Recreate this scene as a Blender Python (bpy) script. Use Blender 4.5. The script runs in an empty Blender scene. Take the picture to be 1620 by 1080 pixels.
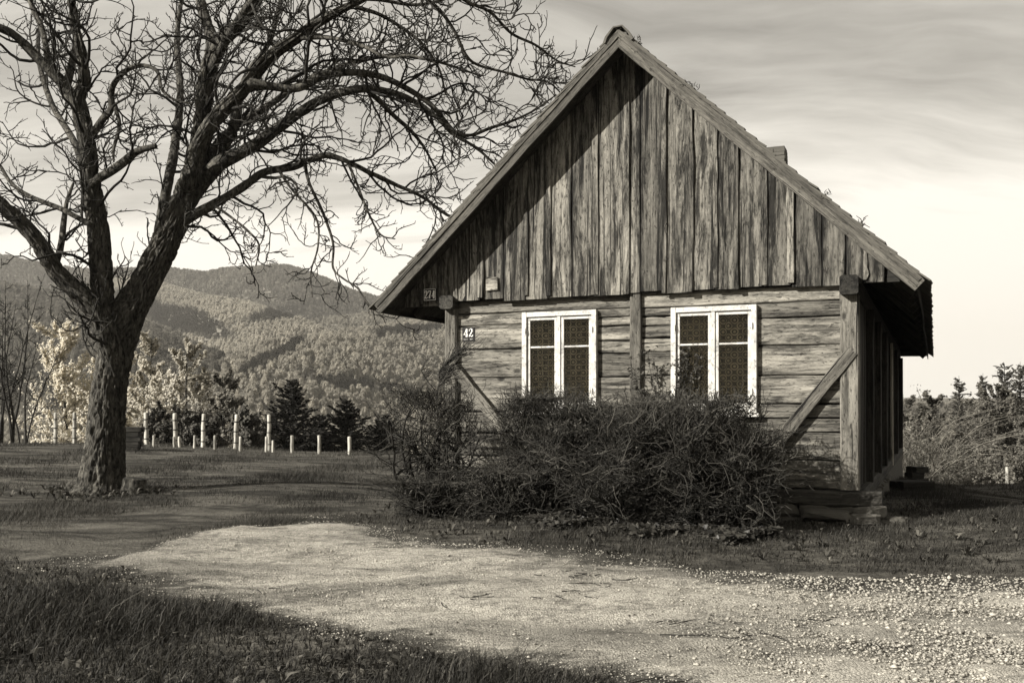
import bpy, math
import numpy as np
from mathutils import Vector, Matrix, noise as mnoise

# ------------------------------------------------------------------ camera, sky, sun, exposure
SC = bpy.context.scene
COL = SC.collection
R = math.radians
FPX, CX, HZ = 1575.0, 810.0, 650.0          # focal length in px of the 1620 px wide picture, centre column, horizon row
CAMZ = 1.5
cam_d = bpy.data.cameras.new('camera')
cam = bpy.data.objects.new('camera', cam_d)
COL.objects.link(cam)
cam.location = (0, 0, CAMZ)
cam.rotation_euler = (R(90), 0, 0)
cam_d.sensor_fit = 'HORIZONTAL'
cam_d.sensor_width = 36
cam_d.lens = 36 * FPX / 1620
cam_d.shift_y = 110 / 1620
cam_d.clip_start = 0.1
cam_d.clip_end = 20000
SC.camera = cam

SUN_AZ, SUN_EL = 62.0, 27.0                 # degrees left of straight behind the camera, degrees up
to_sun = Vector((-math.sin(R(SUN_AZ)) * math.cos(R(SUN_EL)), -math.cos(R(SUN_AZ)) * math.cos(R(SUN_EL)), math.sin(R(SUN_EL))))
sun_d = bpy.data.lights.new('sun', 'SUN')
sun_d.energy = 5.0
sun_d.angle = R(0.6)
sun_d.color = (1.0, 0.965, 0.90)
sun = bpy.data.objects.new('sun', sun_d)
COL.objects.link(sun)
sun.rotation_euler = to_sun.to_track_quat('Z', 'Y').to_euler()
sun.location = (-20, -10, 20)

SC.view_settings.view_transform = 'Standard'
SC.view_settings.look = 'None'
SC.view_settings.gamma = 1.0
SC.view_settings.exposure = 0.97
SC.view_settings.use_curve_mapping = False
SC.cycles.max_bounces = 5
SC.cycles.diffuse_bounces = 3
SC.cycles.transparent_max_bounces = 12

SKY_STRENGTH = 0.08
world = bpy.data.worlds.new('World')
SC.world = world
world.use_nodes = True


class NT:
    """tiny node-tree helper"""
    def __init__(self, tree):
        self.t = tree
        tree.nodes.clear()

    def n(self, kind, _in=None, **props):
        nd = self.t.nodes.new(kind)
        for k, v in props.items():
            setattr(nd, k, v)
        for k, v in (_in or {}).items():
            s = nd.inputs[k]
            if isinstance(v, bpy.types.NodeSocket):
                self.t.links.new(v, s)
            else:
                s.default_value = v
        return nd

    def math(self, op, a, b=None, clamp=False):
        d = {0: a}
        if b is not None:
            d[1] = b
        return self.n('ShaderNodeMath', d, operation=op, use_clamp=clamp).outputs[0]

    def ramp(self, fac, *stops):
        nd = self.n('ShaderNodeValToRGB', {0: fac})
        el = nd.color_ramp.elements
        while len(el) < len(stops):
            el.new(0.5)
        for e, (p, v) in zip(el, stops):
            e.position = p
            e.color = (v, v, v, 1) if not isinstance(v, tuple) else v
        return nd.outputs[0]

    def noise(self, vec, scale, detail=4, rough=0.55, dist=0.0):
        d = {'Scale': scale, 'Detail': detail, 'Roughness': rough, 'Distortion': dist}
        if vec is not None:
            d['Vector'] = vec
        return self.n('ShaderNodeTexNoise', d).outputs[0]

    def mapping(self, vec, scale=(1, 1, 1), loc=(0, 0, 0), rot=(0, 0, 0)):
        return self.n('ShaderNodeMapping', {'Vector': vec, 'Scale': scale, 'Location': loc, 'Rotation': rot}).outputs[0]

    def mix(self, fac, a, b):
        nd = self.n('ShaderNodeMix', data_type='RGBA')
        for s, v in ((nd.inputs[0], fac), (nd.inputs[6], a), (nd.inputs[7], b)):
            if isinstance(v, bpy.types.NodeSocket):
                self.t.links.new(v, s)
            else:
                s.default_value = v
        return nd.outputs[2]

    def tint(self, val, col):
        return self.n('ShaderNodeVectorMath', {0: val, 1: col}, operation='MULTIPLY').outputs[0]


def build_world():
    T = NT(world.node_tree)
    sky = T.n('ShaderNodeTexSky', sky_type='NISHITA', sun_disc=False)
    sky.sun_elevation = R(SUN_EL)
    sky.sun_rotation = math.atan2(to_sun.x, to_sun.y)
    sky.air_density = 1.0
    sky.dust_density = 1.5
    sep = T.n('ShaderNodeSeparateColor', {0: sky.outputs[0]})
    # monochrome film behind a red filter, developed hard
    lum = T.math('MULTIPLY', T.math('POWER', T.math('MAXIMUM', sep.outputs[0], 0.0), 2.0), 0.62)
    geo = T.n('ShaderNodeTexCoord')
    d = T.n('ShaderNodeSeparateXYZ', {0: geo.outputs['Generated']})
    zz = T.math('ADD', T.math('MAXIMUM', d.outputs[2], 0.0), 0.30)
    px = T.math('DIVIDE', d.outputs[0], zz)
    py = T.math('DIVIDE', d.outputs[1], zz)
    pl = T.n('ShaderNodeCombineXYZ', {0: px, 1: py, 2: 0.0}).outputs[0]
    warp = T.n('ShaderNodeTexNoise', {'Vector': pl, 'Scale': 0.7, 'Detail': 4}).outputs[1]
    wv = T.n('ShaderNodeVectorMath', {0: warp, 1: (0.9, 0.9, 0)}, operation='MULTIPLY').outputs[0]
    pv = T.n('ShaderNodeVectorMath', {0: pl, 1: wv}, operation='ADD').outputs[0]
    st = T.mapping(pv, scale=(0.75, 2.6, 1), rot=(0, 0, R(-35)), loc=(9.1, 0.7, 0))
    n1 = T.noise(st, 1.0, 8, 0.58, 0.3)
    st2 = T.mapping(pv, scale=(1.2, 6.0, 1), rot=(0, 0, R(-21)), loc=(7.7, 2.2, 0))
    n2 = T.noise(st2, 1.6, 7, 0.62, 0.2)
    cover = T.noise(T.mapping(pl, scale=(0.6, 0.9, 1), loc=(17.9, 4.4, 0)), 1.0, 2, 0.5)
    cl = T.ramp(T.math('ADD', T.math('ADD', T.math('MULTIPLY', n1, 0.5), T.math('MULTIPLY', n2, 0.22)), T.math('MULTIPLY', cover, 0.50)), (0.48, 0.0), (0.71, 1.0))
    cloudv = T.math('ADD', T.math('MULTIPLY', lum, 1.7), 2.7)
    m = T.mix(T.math('MULTIPLY', cl, 0.9), lum, cloudv)
    sepm = T.n('ShaderNodeSeparateColor', {0: m}).outputs[0]
    m = T.math('MINIMUM', sepm, 7.3)             # the film is white from here on
    col = T.tint(m, (1.0, 0.952, 0.86))
    bg = T.n('ShaderNodeBackground', {'Color': col, 'Strength': SKY_STRENGTH})
    out = T.n('ShaderNodeOutputWorld')
    T.t.links.new(bg.outputs[0], out.inputs[0])


build_world()

# ------------------------------------------------------------------ helpers
TINT = (1.0, 0.937, 0.80)


def pix(px, py, d):
    """a point seen at (px, py) of the photograph, d metres deep"""
    return np.array([(px - CX) / FPX * d, d, CAMZ + (HZ - py) / FPX * d])


def np_mesh(name, V, quads=None, tris=None, mat=None, smooth=False, tone=None):
    me = bpy.data.meshes.new(name)
    V = np.ascontiguousarray(V, dtype=np.float32)
    nq = 0 if quads is None else len(quads)
    nt = 0 if tris is None else len(tris)
    loops, starts = [], []
    if nq:
        loops.append(np.asarray(quads, np.int32).ravel())
        starts.append(np.arange(nq, dtype=np.int32) * 4)
    if nt:
        loops.append(np.asarray(tris, np.int32).ravel())
        starts.append(nq * 4 + np.arange(nt, dtype=np.int32) * 3)
    loops = np.concatenate(loops)
    starts = np.concatenate(starts)
    me.vertices.add(len(V))
    me.vertices.foreach_set('co', V.ravel())
    me.loops.add(len(loops))
    me.loops.foreach_set('vertex_index', loops)
    me.polygons.add(nq + nt)
    me.polygons.foreach_set('loop_start', starts)
    if smooth:
        me.polygons.foreach_set('use_smooth', np.ones(nq + nt, dtype=bool))
    if tone is not None:
        a = me.attributes.new('tone', 'FLOAT', 'POINT')
        a.data.foreach_set('value', np.ascontiguousarray(tone, dtype=np.float32))
    me.update(calc_edges=True)
    if mat:
        me.materials.append(mat)
    return me


def link(name, me, parent=None, mw=None):
    o = bpy.data.objects.new(name, me)
    COL.objects.link(o)
    if parent is not None:
        o.parent = parent
    if mw is not None:
        o.matrix_local = mw
    return o


def empty(name, loc, rz=0.0, parent=None):
    o = bpy.data.objects.new(name, None)
    COL.objects.link(o)
    o.empty_display_size = 0.2
    o.location = loc
    o.rotation_euler = (0, 0, rz)
    o.parent = parent
    return o


def tag(o, label=None, cat=None, group=None, kind=None):
    if label:
        o['label'] = label
    if cat:
        o['category'] = cat
    if group:
        o['group'] = group
    if kind:
        o['kind'] = kind
    return o


def ss(a, b, x):
    t = np.clip((np.asarray(x, float) - a) / (b - a), 0, 1)
    return t * t * (3 - 2 * t)


class Tubes:
    """collects tapered tubes; builds one mesh, all tubes of one make at a time"""
    def __init__(self):
        self.groups = {}

    def add(self, pts, rad, k=5, tone=0.5, jitter=None):
        pts = np.asarray(pts, float)
        key = (len(pts), k, jitter)
        self.groups.setdefault(key, []).append((pts, np.asarray(rad, float), tone))

    def mesh(self, name, mat, smooth=True):
        Vs, Qs, Ts, off = [], [], [], 0
        for (n, k, jitter), L in self.groups.items():
            P = np.stack([x[0] for x in L])                     # m, n, 3
            Rd = np.stack([x[1] for x in L])                    # m, n
            m = len(L)
            tan = np.empty_like(P)
            tan[:, 1:-1] = P[:, 2:] - P[:, :-2]
            tan[:, 0] = P[:, 1] - P[:, 0]
            tan[:, -1] = P[:, -1] - P[:, -2]
            tan /= np.linalg.norm(tan, axis=2, keepdims=True) + 1e-9
            ref = np.where(np.abs(tan[:, :1, 1:2]) < 0.8, np.array([0.31, 0.87, 0.38]), np.array([0.9, 0.1, 0.4]))
            a = np.cross(tan, np.broadcast_to(ref, tan.shape))
            a /= np.linalg.norm(a, axis=2, keepdims=True) + 1e-9
            b = np.cross(tan, a)
            th = np.arange(k) * 2 * math.pi / k
            c, s = np.cos(th), np.sin(th)
            rr = Rd[:, :, None] * np.ones((1, 1, k))
            if jitter is not None:
                rr = np.stack([jitter(P[i], rr[i], th) for i in range(m)])
            V = P[:, :, None, :] + rr[..., None] * (c[:, None] * a[:, :, None, :] + s[:, None] * b[:, :, None, :])
            Vs.append(V.reshape(-1, 3))
            i = np.arange(n - 1)[:, None] * k
            j = np.arange(k)[None, :]
            j2 = (j + 1) % k
            q = np.stack([i + j, i + j2, i + k + j2, i + k + j], -1).reshape(-1, 4)
            Qs.append((q[None] + (np.arange(m) * n * k)[:, None, None]).reshape(-1, 4) + off)
            Ts.append(np.repeat([x[2] for x in L], n * k))
            off += m * n * k
        return np_mesh(name, np.concatenate(Vs), np.concatenate(Qs), None, mat, smooth, np.concatenate(Ts))


def spline(P, step):
    """Catmull-Rom resampling of an (n, m) array, by the first three columns' length"""
    P = np.asarray(P, float)
    E = np.vstack([2 * P[0] - P[1], P, 2 * P[-1] - P[-2]])
    out = []
    for i in range(1, len(E) - 2):
        p0, p1, p2, p3 = E[i - 1], E[i], E[i + 1], E[i + 2]
        L = np.linalg.norm((p2 - p1)[:3])
        m = max(2, int(L / step))
        t = (np.arange(m) / m)[:, None]
        out.append(0.5 * (2 * p1 + (p2 - p0) * t + (2 * p0 - 5 * p1 + 4 * p2 - p3) * t ** 2 + (3 * p1 - p0 - 3 * p2 + p3) * t ** 3))
    out.append(P[-1][None])
    return np.vstack(out)


def unit(v):
    v = np.asarray(v, float)
    return v / (np.linalg.norm(v) + 1e-9)


# ------------------------------------------------------------------ materials
def pbsdf(T, col, rough=0.85, normal=None, spec=0.25):
    d = {'Base Color': col, 'Roughness': rough, 'Specular IOR Level': spec}
    if normal is not None:
        d['Normal'] = normal
    b = T.n('ShaderNodeBsdfPrincipled', d)
    o = T.n('ShaderNodeOutputMaterial')
    T.t.links.new(b.outputs[0], o.inputs[0])
    return b


def new_mat(name):
    m = bpy.data.materials.new(name)
    m.use_nodes = True
    return m, NT(m.node_tree)


def bump(T, h, strength=0.5, dist=0.01):
    return T.n('ShaderNodeBump', {'Height': h, 'Strength': strength, 'Distance': dist}).outputs[0]


def wood(name, lo, hi, dark=0.03, blotch=(0.42, 0.7), grain=1.0, stain=0.7, rough=0.85, bumpd=0.006, ck=0.335, smax=0.60, edge=0.0):
    """weathered wood; grain runs along the object's local X"""
    m, T = new_mat(name)
    tc = T.n('ShaderNodeTexCoord').outputs['Object']
    rnd = T.n('ShaderNodeObjectInfo').outputs['Random']
    off = T.n('ShaderNodeCombineXYZ', {0: T.math('MULTIPLY', rnd, 31.0), 1: T.math('MULTIPLY', rnd, 57.0), 2: T.math('MULTIPLY', rnd, 83.0)}).outputs[0]
    v = T.n('ShaderNodeVectorMath', {0: tc, 1: off}, operation='ADD').outputs[0]
    # knots bend the grain
    kn = T.n('ShaderNodeTexVoronoi', {'Vector': T.mapping(v, scale=(1.7, 3.4, 3.4)), 'Scale': 1.0})
    kd = T.ramp(kn.outputs['Distance'], (0.0, 1.0), (0.16, 0.0))
    kv = T.n('ShaderNodeVectorMath', {0: T.n('ShaderNodeCombineXYZ', {2: T.math('MULTIPLY', kd, 0.05)}).outputs[0], 1: v}, operation='ADD').outputs[0]
    g1 = T.noise(T.mapping(kv, scale=(1.3, 30 * grain, 30 * grain)), 1.0, 8, 0.72, 0.4)
    g2 = T.noise(T.mapping(kv, scale=(5.0, 120 * grain, 120 * grain)), 1.0, 4, 0.65)
    bl = T.noise(T.mapping(v, scale=(1.5, 9.0, 9.0)), 1.0, 9, 0.78, 0.4)
    sp = T.noise(T.mapping(v, scale=(16, 46, 46)), 1.0, 4, 0.7)
    pit = T.ramp(T.noise(T.mapping(v, scale=(13, 44, 44), loc=(5, 2, 8)), 1.0, 3, 0.6, 0.3), (0.33, 0.0), (0.40, 1.0))
    crack = T.ramp(T.noise(T.mapping(kv, scale=(0.6, 34 * grain, 34 * grain), loc=(3, 3, 3)), 1.0, 3, 0.5, 0.5), (ck - 0.025, 0.0), (ck + 0.025, 1.0))
    f = T.math('ADD', T.math('MULTIPLY', T.ramp(g1, (0.38, 0.0), (0.62, 1.0)), 0.42), T.math('MULTIPLY', T.ramp(g2, (0.36, 0.0), (0.64, 1.0)), 0.18))
    f = T.math('ADD', f, T.math('MULTIPLY', T.ramp(bl, (blotch[0] - 0.06, 0.0), (blotch[1] - 0.08, 1.0)), 0.48))
    f = T.math('ADD', f, T.math('MULTIPLY', T.math('SUBTRACT', sp, 0.5), 0.8), clamp=True)
    val = T.math('ADD', T.math('MULTIPLY', f, hi - lo), lo)
    val = T.math('MULTIPLY', val, T.math('ADD', T.math('MULTIPLY', rnd, 0.75), 0.60))
    if edge:
        gen = T.n('ShaderNodeSeparateXYZ', {0: T.n('ShaderNodeTexCoord').outputs['Generated']}).outputs[2]
        ed = T.math('ABSOLUTE', T.math('SUBTRACT', T.math('MULTIPLY', gen, 2.0), 1.0))
        en = T.noise(T.mapping(v, scale=(2.2, 16, 16), loc=(2, 7, 5)), 1.0, 6, 0.7)
        ef = T.ramp(T.math('ADD', ed, T.math('MULTIPLY', T.math('SUBTRACT', en, 0.5), 1.5)), (0.62, 1.0), (0.95, 1.0 - edge))
        val = T.math('MULTIPLY', val, ef)
    st = T.ramp(T.noise(T.mapping(v, scale=(0.9, 8.5, 8.5), loc=(9, 1, 4)), 1.0, 9, 0.78, 0.5), (smax - 0.12, 1.0), (smax, 1.0 - stain))
    val = T.math('MULTIPLY', val, st)
    dk = T.math('MULTIPLY', T.math('MULTIPLY', crack, T.math('ADD', 0.35, T.math('MULTIPLY', pit, 0.65))), T.math('SUBTRACT', 1.0, T.math('MULTIPLY', T.ramp(kn.outputs['Distance'], (0.05, 1.0), (0.11, 0.0)), 0.8)))
    val = T.math('ADD', T.math('MULTIPLY', val, dk), T.math('MULTIPLY', T.math('SUBTRACT', 1.0, dk), dark))
    col = T.tint(val, TINT)
    h = T.math('ADD', T.math('MULTIPLY', g1, 0.8), T.math('ADD', T.math('MULTIPLY', T.math('ADD', g2, sp), 0.3), T.math('MULTIPLY', dk, 0.5)))
    pbsdf(T, col, rough, bump(T, h, 0.9, bumpd), 0.2)
    return m


def plain(name, v, rough=0.7, var=0.25, scale=6.0, bumpd=0.0, tint=TINT, spec=0.3):
    m, T = new_mat(name)
    tc = T.n('ShaderNodeTexCoord').outputs['Object']
    n = T.noise(tc, scale, 5, 0.6)
    val = T.math('MULTIPLY', T.math('ADD', T.math('MULTIPLY', T.math('SUBTRACT', n, 0.5), 2 * var), 1.0), v)
    nm = bump(T, T.noise(tc, scale * 4, 5, 0.65), 0.8, bumpd) if bumpd else None
    pbsdf(T, T.tint(val, tint), rough, nm, spec)
    return m


def foliage(name, lo, hi, rough=0.7, trans=0.25, spec=0.2):
    """per-leaf tone from the mesh, a little light coming through"""
    m, T = new_mat(name)
    a = T.n('ShaderNodeAttribute', attribute_name='tone').outputs['Fac']
    val = T.math('ADD', T.math('MULTIPLY', a, hi - lo), lo)
    col = T.tint(val, TINT)
    b = T.n('ShaderNodeBsdfPrincipled', {'Base Color': col, 'Roughness': rough, 'Specular IOR Level': spec})
    tr = T.n('ShaderNodeBsdfTranslucent', {'Color': col})
    mx = T.n('ShaderNodeMixShader', {0: trans, 1: b.outputs[0], 2: tr.outputs[0]})
    o = T.n('ShaderNodeOutputMaterial')
    T.t.links.new(mx.outputs[0], o.inputs[0])
    return m


M_GABLE = wood('gable_wood', 0.014, 0.29, 0.008, stain=0.88, bumpd=0.014, smax=0.57, edge=0.75, ck=0.35)
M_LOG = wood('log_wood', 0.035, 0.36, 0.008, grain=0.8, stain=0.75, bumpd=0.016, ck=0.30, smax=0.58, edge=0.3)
M_POST = wood('post_wood', 0.03, 0.22, 0.006, stain=0.6, bumpd=0.014, ck=0.36)
M_BARGE = wood('barge_wood', 0.02, 0.15, 0.012, stain=0.5, bumpd=0.01)
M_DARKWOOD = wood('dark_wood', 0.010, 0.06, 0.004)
M_PALEWOOD = wood('pale_wood', 0.2, 0.40, 0.05, stain=0.2)
M_TILE = plain('old_roof_tile', 0.085, 0.9, 0.6, 3.0, 0.006)
M_PAINT = None


def make_paint():
    m, T = new_mat('white_window_paint')
    tc = T.n('ShaderNodeTexCoord').outputs['Object']
    v = T.mapping(tc, scale=(6, 6, 6))
    chip = T.ramp(T.noise(v, 4.0, 6, 0.7, 0.5), (0.56, 0.0), (0.60, 1.0))
    dirt = T.noise(tc, 9, 5, 0.6)
    val = T.math('ADD', 0.34, T.math('MULTIPLY', T.ramp(dirt, (0.3, 0.0), (0.6, 1.0)), 0.24))
    val = T.math('MULTIPLY', val, T.math('SUBTRACT', 1.0, T.math('MULTIPLY', chip, 0.5)))
    pbsdf(T, T.tint(val, (1.0, 0.97, 0.90)), 0.55, bump(T, T.noise(tc, 40, 4, 0.6), 0.3, 0.002), 0.3)
    return m


M_PAINT = make_paint()


def make_bark():
    m, T = new_mat('walnut_bark')
    tc = T.n('ShaderNodeTexCoord').outputs['Object']
    a = T.n('ShaderNodeAttribute', attribute_name='tone').outputs['Fac']
    v = T.mapping(tc, scale=(1, 1, 0.3))
    n1 = T.noise(v, 22, 6, 0.65, 0.8)
    n2 = T.noise(tc, 70, 4, 0.6)
    n3 = T.noise(tc, 3.0, 4, 0.6)
    val = T.math('ADD', T.math('MULTIPLY', T.ramp(n1, (0.38, 0.0), (0.62, 1.0)), 0.09), 0.012)
    val = T.math('MULTIPLY', val, T.math('ADD', 0.55, T.math('MULTIPLY', n3, 0.9)))
    val = T.math('MULTIPLY', val, T.math('ADD', T.math('MULTIPLY', a, 1.1), 0.45))
    lich = T.ramp(T.noise(T.mapping(tc, scale=(1, 1, 0.45)), 9.0, 7, 0.75, 0.5), (0.55, 0.0), (0.63, 1.0))
    val = T.math('ADD', val, T.math('MULTIPLY', lich, 0.09))
    h = T.math('ADD', n1, T.math('MULTIPLY', n2, 0.35))
    pbsdf(T, T.tint(val, TINT), 0.9, bump(T, h, 1.0, 0.03), 0.15)
    return m


M_BARK = make_bark()
M_TWIG = foliage('twig_bark', 0.012, 0.05, 0.85, 0.0)
M_HEDGE = foliage('hedge_twigs', 0.006, 0.125, 0.75, 0.1)
M_GRASS = foliage('grass_blades', 0.008, 0.14, 0.7, 0.22)
M_WEED = foliage('weed_leaves', 0.025, 0.16, 0.6, 0.2)
M_IVY = foliage('ivy_leaves', 0.008, 0.075, 0.5, 0.1)


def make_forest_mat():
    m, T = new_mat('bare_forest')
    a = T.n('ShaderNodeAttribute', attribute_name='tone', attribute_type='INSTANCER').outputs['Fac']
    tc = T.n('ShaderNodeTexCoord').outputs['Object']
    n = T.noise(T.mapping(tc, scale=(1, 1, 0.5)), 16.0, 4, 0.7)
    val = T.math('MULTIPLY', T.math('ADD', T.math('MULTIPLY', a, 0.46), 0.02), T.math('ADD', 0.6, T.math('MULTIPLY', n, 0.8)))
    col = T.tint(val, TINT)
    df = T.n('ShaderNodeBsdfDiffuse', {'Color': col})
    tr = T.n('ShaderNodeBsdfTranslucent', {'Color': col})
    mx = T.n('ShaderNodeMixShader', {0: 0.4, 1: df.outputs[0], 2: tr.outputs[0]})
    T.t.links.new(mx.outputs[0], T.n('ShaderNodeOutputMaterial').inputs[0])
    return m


M_FOREST = make_forest_mat()
M_BLOSSOM = foliage('blossom', 0.6, 0.9, 0.8, 0.5)
M_PALELEAF = foliage('young_pale_leaf', 0.05, 0.55, 0.8, 0.45)
M_BUSH = foliage('bush_leaf', 0.03, 0.14, 0.8, 0.2)
M_CONIFER = foliage('dark_needles', 0.006, 0.035, 0.8, 0.05)
M_LARCH = foliage('larch_needles', 0.02, 0.13, 0.85, 0.2)
M_STONE = plain('foundation_stone', 0.08, 0.9, 0.5, 9.0, 0.01)
M_SIGN = plain('black_enamel', 0.012, 0.6, 0.3, 20.0, spec=0.2)
M_SIGNW = plain('white_enamel', 0.75, 0.4, 0.1, 20.0, tint=(1, 0.97, 0.9))
M_IRON = plain('dark_iron', 0.03, 0.6, 0.3, 20.0)
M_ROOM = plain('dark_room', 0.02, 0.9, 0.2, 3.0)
M_BIRCH = None


def make_pole():
    m, T = new_mat('peeled_pole')
    tc = T.n('ShaderNodeTexCoord').outputs['Object']
    rnd = T.n('ShaderNodeObjectInfo').outputs['Random']
    off = T.n('ShaderNodeCombineXYZ', {0: T.math('MULTIPLY', rnd, 9.0), 2: T.math('MULTIPLY', rnd, 5.0)}).outputs[0]
    v = T.n('ShaderNodeVectorMath', {0: tc, 1: off}, operation='ADD').outputs[0]
    n = T.noise(T.mapping(v, scale=(14, 14, 2.5)), 1.0, 5, 0.6)
    val = T.math('MULTIPLY', T.ramp(n, (0.32, 0.14), (0.6, 0.55)), T.math('ADD', 0.7, T.math('MULTIPLY', rnd, 0.4)))
    pbsdf(T, T.tint(val, (1, 0.955, 0.84)), 0.8, bump(T, n, 0.5, 0.01), 0.2)
    return m


M_POLE = make_pole()


def make_ground():
    m, T = new_mat('meadow_soil')
    tc = T.n('ShaderNodeTexCoord').outputs['Object']
    n1 = T.noise(tc, 0.55, 6, 0.62, 0.4)
    n2 = T.noise(tc, 6.0, 6, 0.65)
    n3 = T.noise(tc, 45.0, 4, 0.6)
    val = T.math('ADD', T.math('MULTIPLY', T.ramp(T.noise(T.mapping(tc, scale=(0.6, 1.5, 1)), 1.4, 7, 0.7, 0.5), (0.42, 0.0), (0.60, 1.0)), 0.085), T.math('ADD', 0.025, T.math('MULTIPLY', n1, 0.02)))
    val = T.math('MULTIPLY', val, T.math('ADD', 0.35, T.math('MULTIPLY', n2, 1.3)))
    val = T.math('MULTIPLY', val, T.math('ADD', 0.5, n3))
    bare = T.n('ShaderNodeAttribute', attribute_name='tone').outputs['Fac']
    bm_ = T.ramp(T.math('ADD', bare, T.math('MULTIPLY', T.math('SUBTRACT', T.noise(tc, 3.2, 7, 0.72, 0.6), 0.5), 1.5)), (0.42, 0.0), (0.72, 1.0))
    soil = T.math('MULTIPLY', T.math('ADD', 0.16, T.math('MULTIPLY', n2, 0.16)), T.math('ADD', 0.5, n3))
    val = T.math('ADD', T.math('MULTIPLY', val, T.math('SUBTRACT', 1.0, bm_)), T.math('MULTIPLY', soil, bm_))
    h = T.math('ADD', n2, T.math('MULTIPLY', n3, 0.5))
    pbsdf(T, T.tint(val, TINT), 0.95, bump(T, h, 0.9, 0.05), 0.1)
    return m


def make_gravel():
    m, T = new_mat('pale_gravel')
    tc = T.n('ShaderNodeTexCoord').outputs['Object']
    # trodden tracks run along the lane, so the wear is drawn out along it
    lane = T.mapping(tc, scale=(0.35, 1.25, 1.0), rot=(0, 0, R(14)))
    n1 = T.noise(lane, 0.9, 6, 0.6, 0.6)
    n2 = T.noise(tc, 9.0, 6, 0.7, 0.5)
    n3 = T.noise(tc, 60.0, 5, 0.7)
    vo = T.n('ShaderNodeTexVoronoi', {'Vector': tc, 'Scale': 70.0})
    vo2 = T.n('ShaderNodeTexVoronoi', {'Vector': tc, 'Scale': 190.0})
    n4 = T.noise(T.mapping(tc, scale=(0.9, 2.4, 1), rot=(0, 0, R(12)), loc=(4, 2, 0)), 1.6, 8, 0.74, 0.8)
    n5 = T.noise(T.mapping(tc, scale=(10, 24, 10), rot=(0, 0, R(8))), 1.0, 4, 0.7)
    val = T.math('ADD', T.math('MULTIPLY', T.ramp(n1, (0.38, 0.0), (0.54, 1.0)), 0.22), 0.24)
    val = T.math('MULTIPLY', val, T.ramp(n4, (0.34, 0.40), (0.50, 1.0)))
    val = T.math('MULTIPLY', val, T.ramp(n2, (0.30, 0.50), (0.50, 1.0)))
    val = T.math('MULTIPLY', val, T.ramp(n5, (0.32, 0.55), (0.45, 1.0)))
    val = T.math('MULTIPLY', val, T.math('ADD', 0.5, T.math('MULTIPLY', T.ramp(n3, (0.3, 0.0), (0.6, 1.0)), 0.65)))
    n6 = T.noise(T.mapping(tc, scale=(20, 30, 20)), 1.0, 5, 0.75)
    val = T.math('MULTIPLY', val, T.ramp(n6, (0.30, 0.35), (0.43, 1.0)))
    edge = T.n('ShaderNodeAttribute', attribute_name='tone').outputs['Fac']
    turf = T.ramp(T.math('ADD', edge, T.math('MULTIPLY', T.math('SUBTRACT', T.noise(T.mapping(tc, scale=(1.6, 3.0, 1)), 1.5, 8, 0.74, 0.6), 0.5), 1.7)), (0.36, 0.0), (0.70, 1.0))
    soil = T.math('MULTIPLY', T.math('ADD', 0.03, T.math('MULTIPLY', n2, 0.07)), T.math('ADD', 0.5, n3))
    val = T.math('ADD', T.math('MULTIPLY', val, turf), T.math('MULTIPLY', soil, T.math('SUBTRACT', 1.0, turf)))
    sepc = T.n('ShaderNodeSeparateColor', {0: vo.outputs['Color']}).outputs[0]
    val = T.math('MULTIPLY', val, T.math('ADD', 0.82, T.math('MULTIPLY', sepc, 0.3)))
    h = T.math('SUBTRACT', T.math('MULTIPLY', n3, 0.7), T.math('ADD', vo.outputs['Distance'], T.math('MULTIPLY', vo2.outputs['Distance'], 0.5)))
    pbsdf(T, T.tint(val, (1.0, 0.94, 0.81)), 0.95, bump(T, T.math('ADD', h, T.math('MULTIPLY', n6, 0.8)), 0.8, 0.014), 0.1)
    return m


def make_hillmat():
    m, T = new_mat('forest_floor')
    tc = T.n('ShaderNodeTexCoord').outputs['Object']
    n1 = T.noise(tc, 0.02, 6, 0.6)
    n2 = T.noise(tc, 0.16, 5, 0.7)
    val = T.math('MULTIPLY', T.ramp(n1, (0.35, 0.10), (0.65, 0.19)), T.math('ADD', 0.5, n2))
    pbsdf(T, T.tint(val, TINT), 0.95, bump(T, n2, 1.0, 2.0), 0.05)
    return m


M_GROUND, M_GRAVEL, M_HILL = make_ground(), make_gravel(), make_hillmat()


def make_stones_mat():
    m, T = new_mat('loose_gravel_stone')
    a = T.n('ShaderNodeAttribute', attribute_name='tone').outputs['Fac']
    tc = T.n('ShaderNodeTexCoord').outputs['Object']
    val = T.math('MULTIPLY', T.math('ADD', T.math('MULTIPLY', a, 0.34), 0.13), T.math('ADD', 0.7, T.math('MULTIPLY', T.noise(tc, 90, 3), 0.6)))
    pbsdf(T, T.tint(val, (1.0, 0.94, 0.81)), 0.9, None, 0.2)
    return m


M_PEBBLE = make_stones_mat()


def make_glass():
    m, T = new_mat('window_glass')
    tc = T.n('ShaderNodeTexCoord').outputs['Object']
    nm = bump(T, T.noise(tc, 5.0, 2), 0.25, 0.01)
    fr = T.n('ShaderNodeFresnel', {'IOR': 1.5, 'Normal': nm}).outputs[0]
    gl = T.n('ShaderNodeBsdfGlossy', {'Color': (0.9, 0.87, 0.8, 1), 'Roughness': 0.02, 'Normal': nm})
    tr = T.n('ShaderNodeBsdfTransparent', {'Color': (0.9, 0.88, 0.82, 1)})
    mx = T.n('ShaderNodeMixShader', {0: T.math('ADD', fr, 0.03), 1: tr.outputs[0], 2: gl.outputs[0]})
    o = T.n('ShaderNodeOutputMaterial')
    T.t.links.new(mx.outputs[0], o.inputs[0])
    return m


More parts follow.
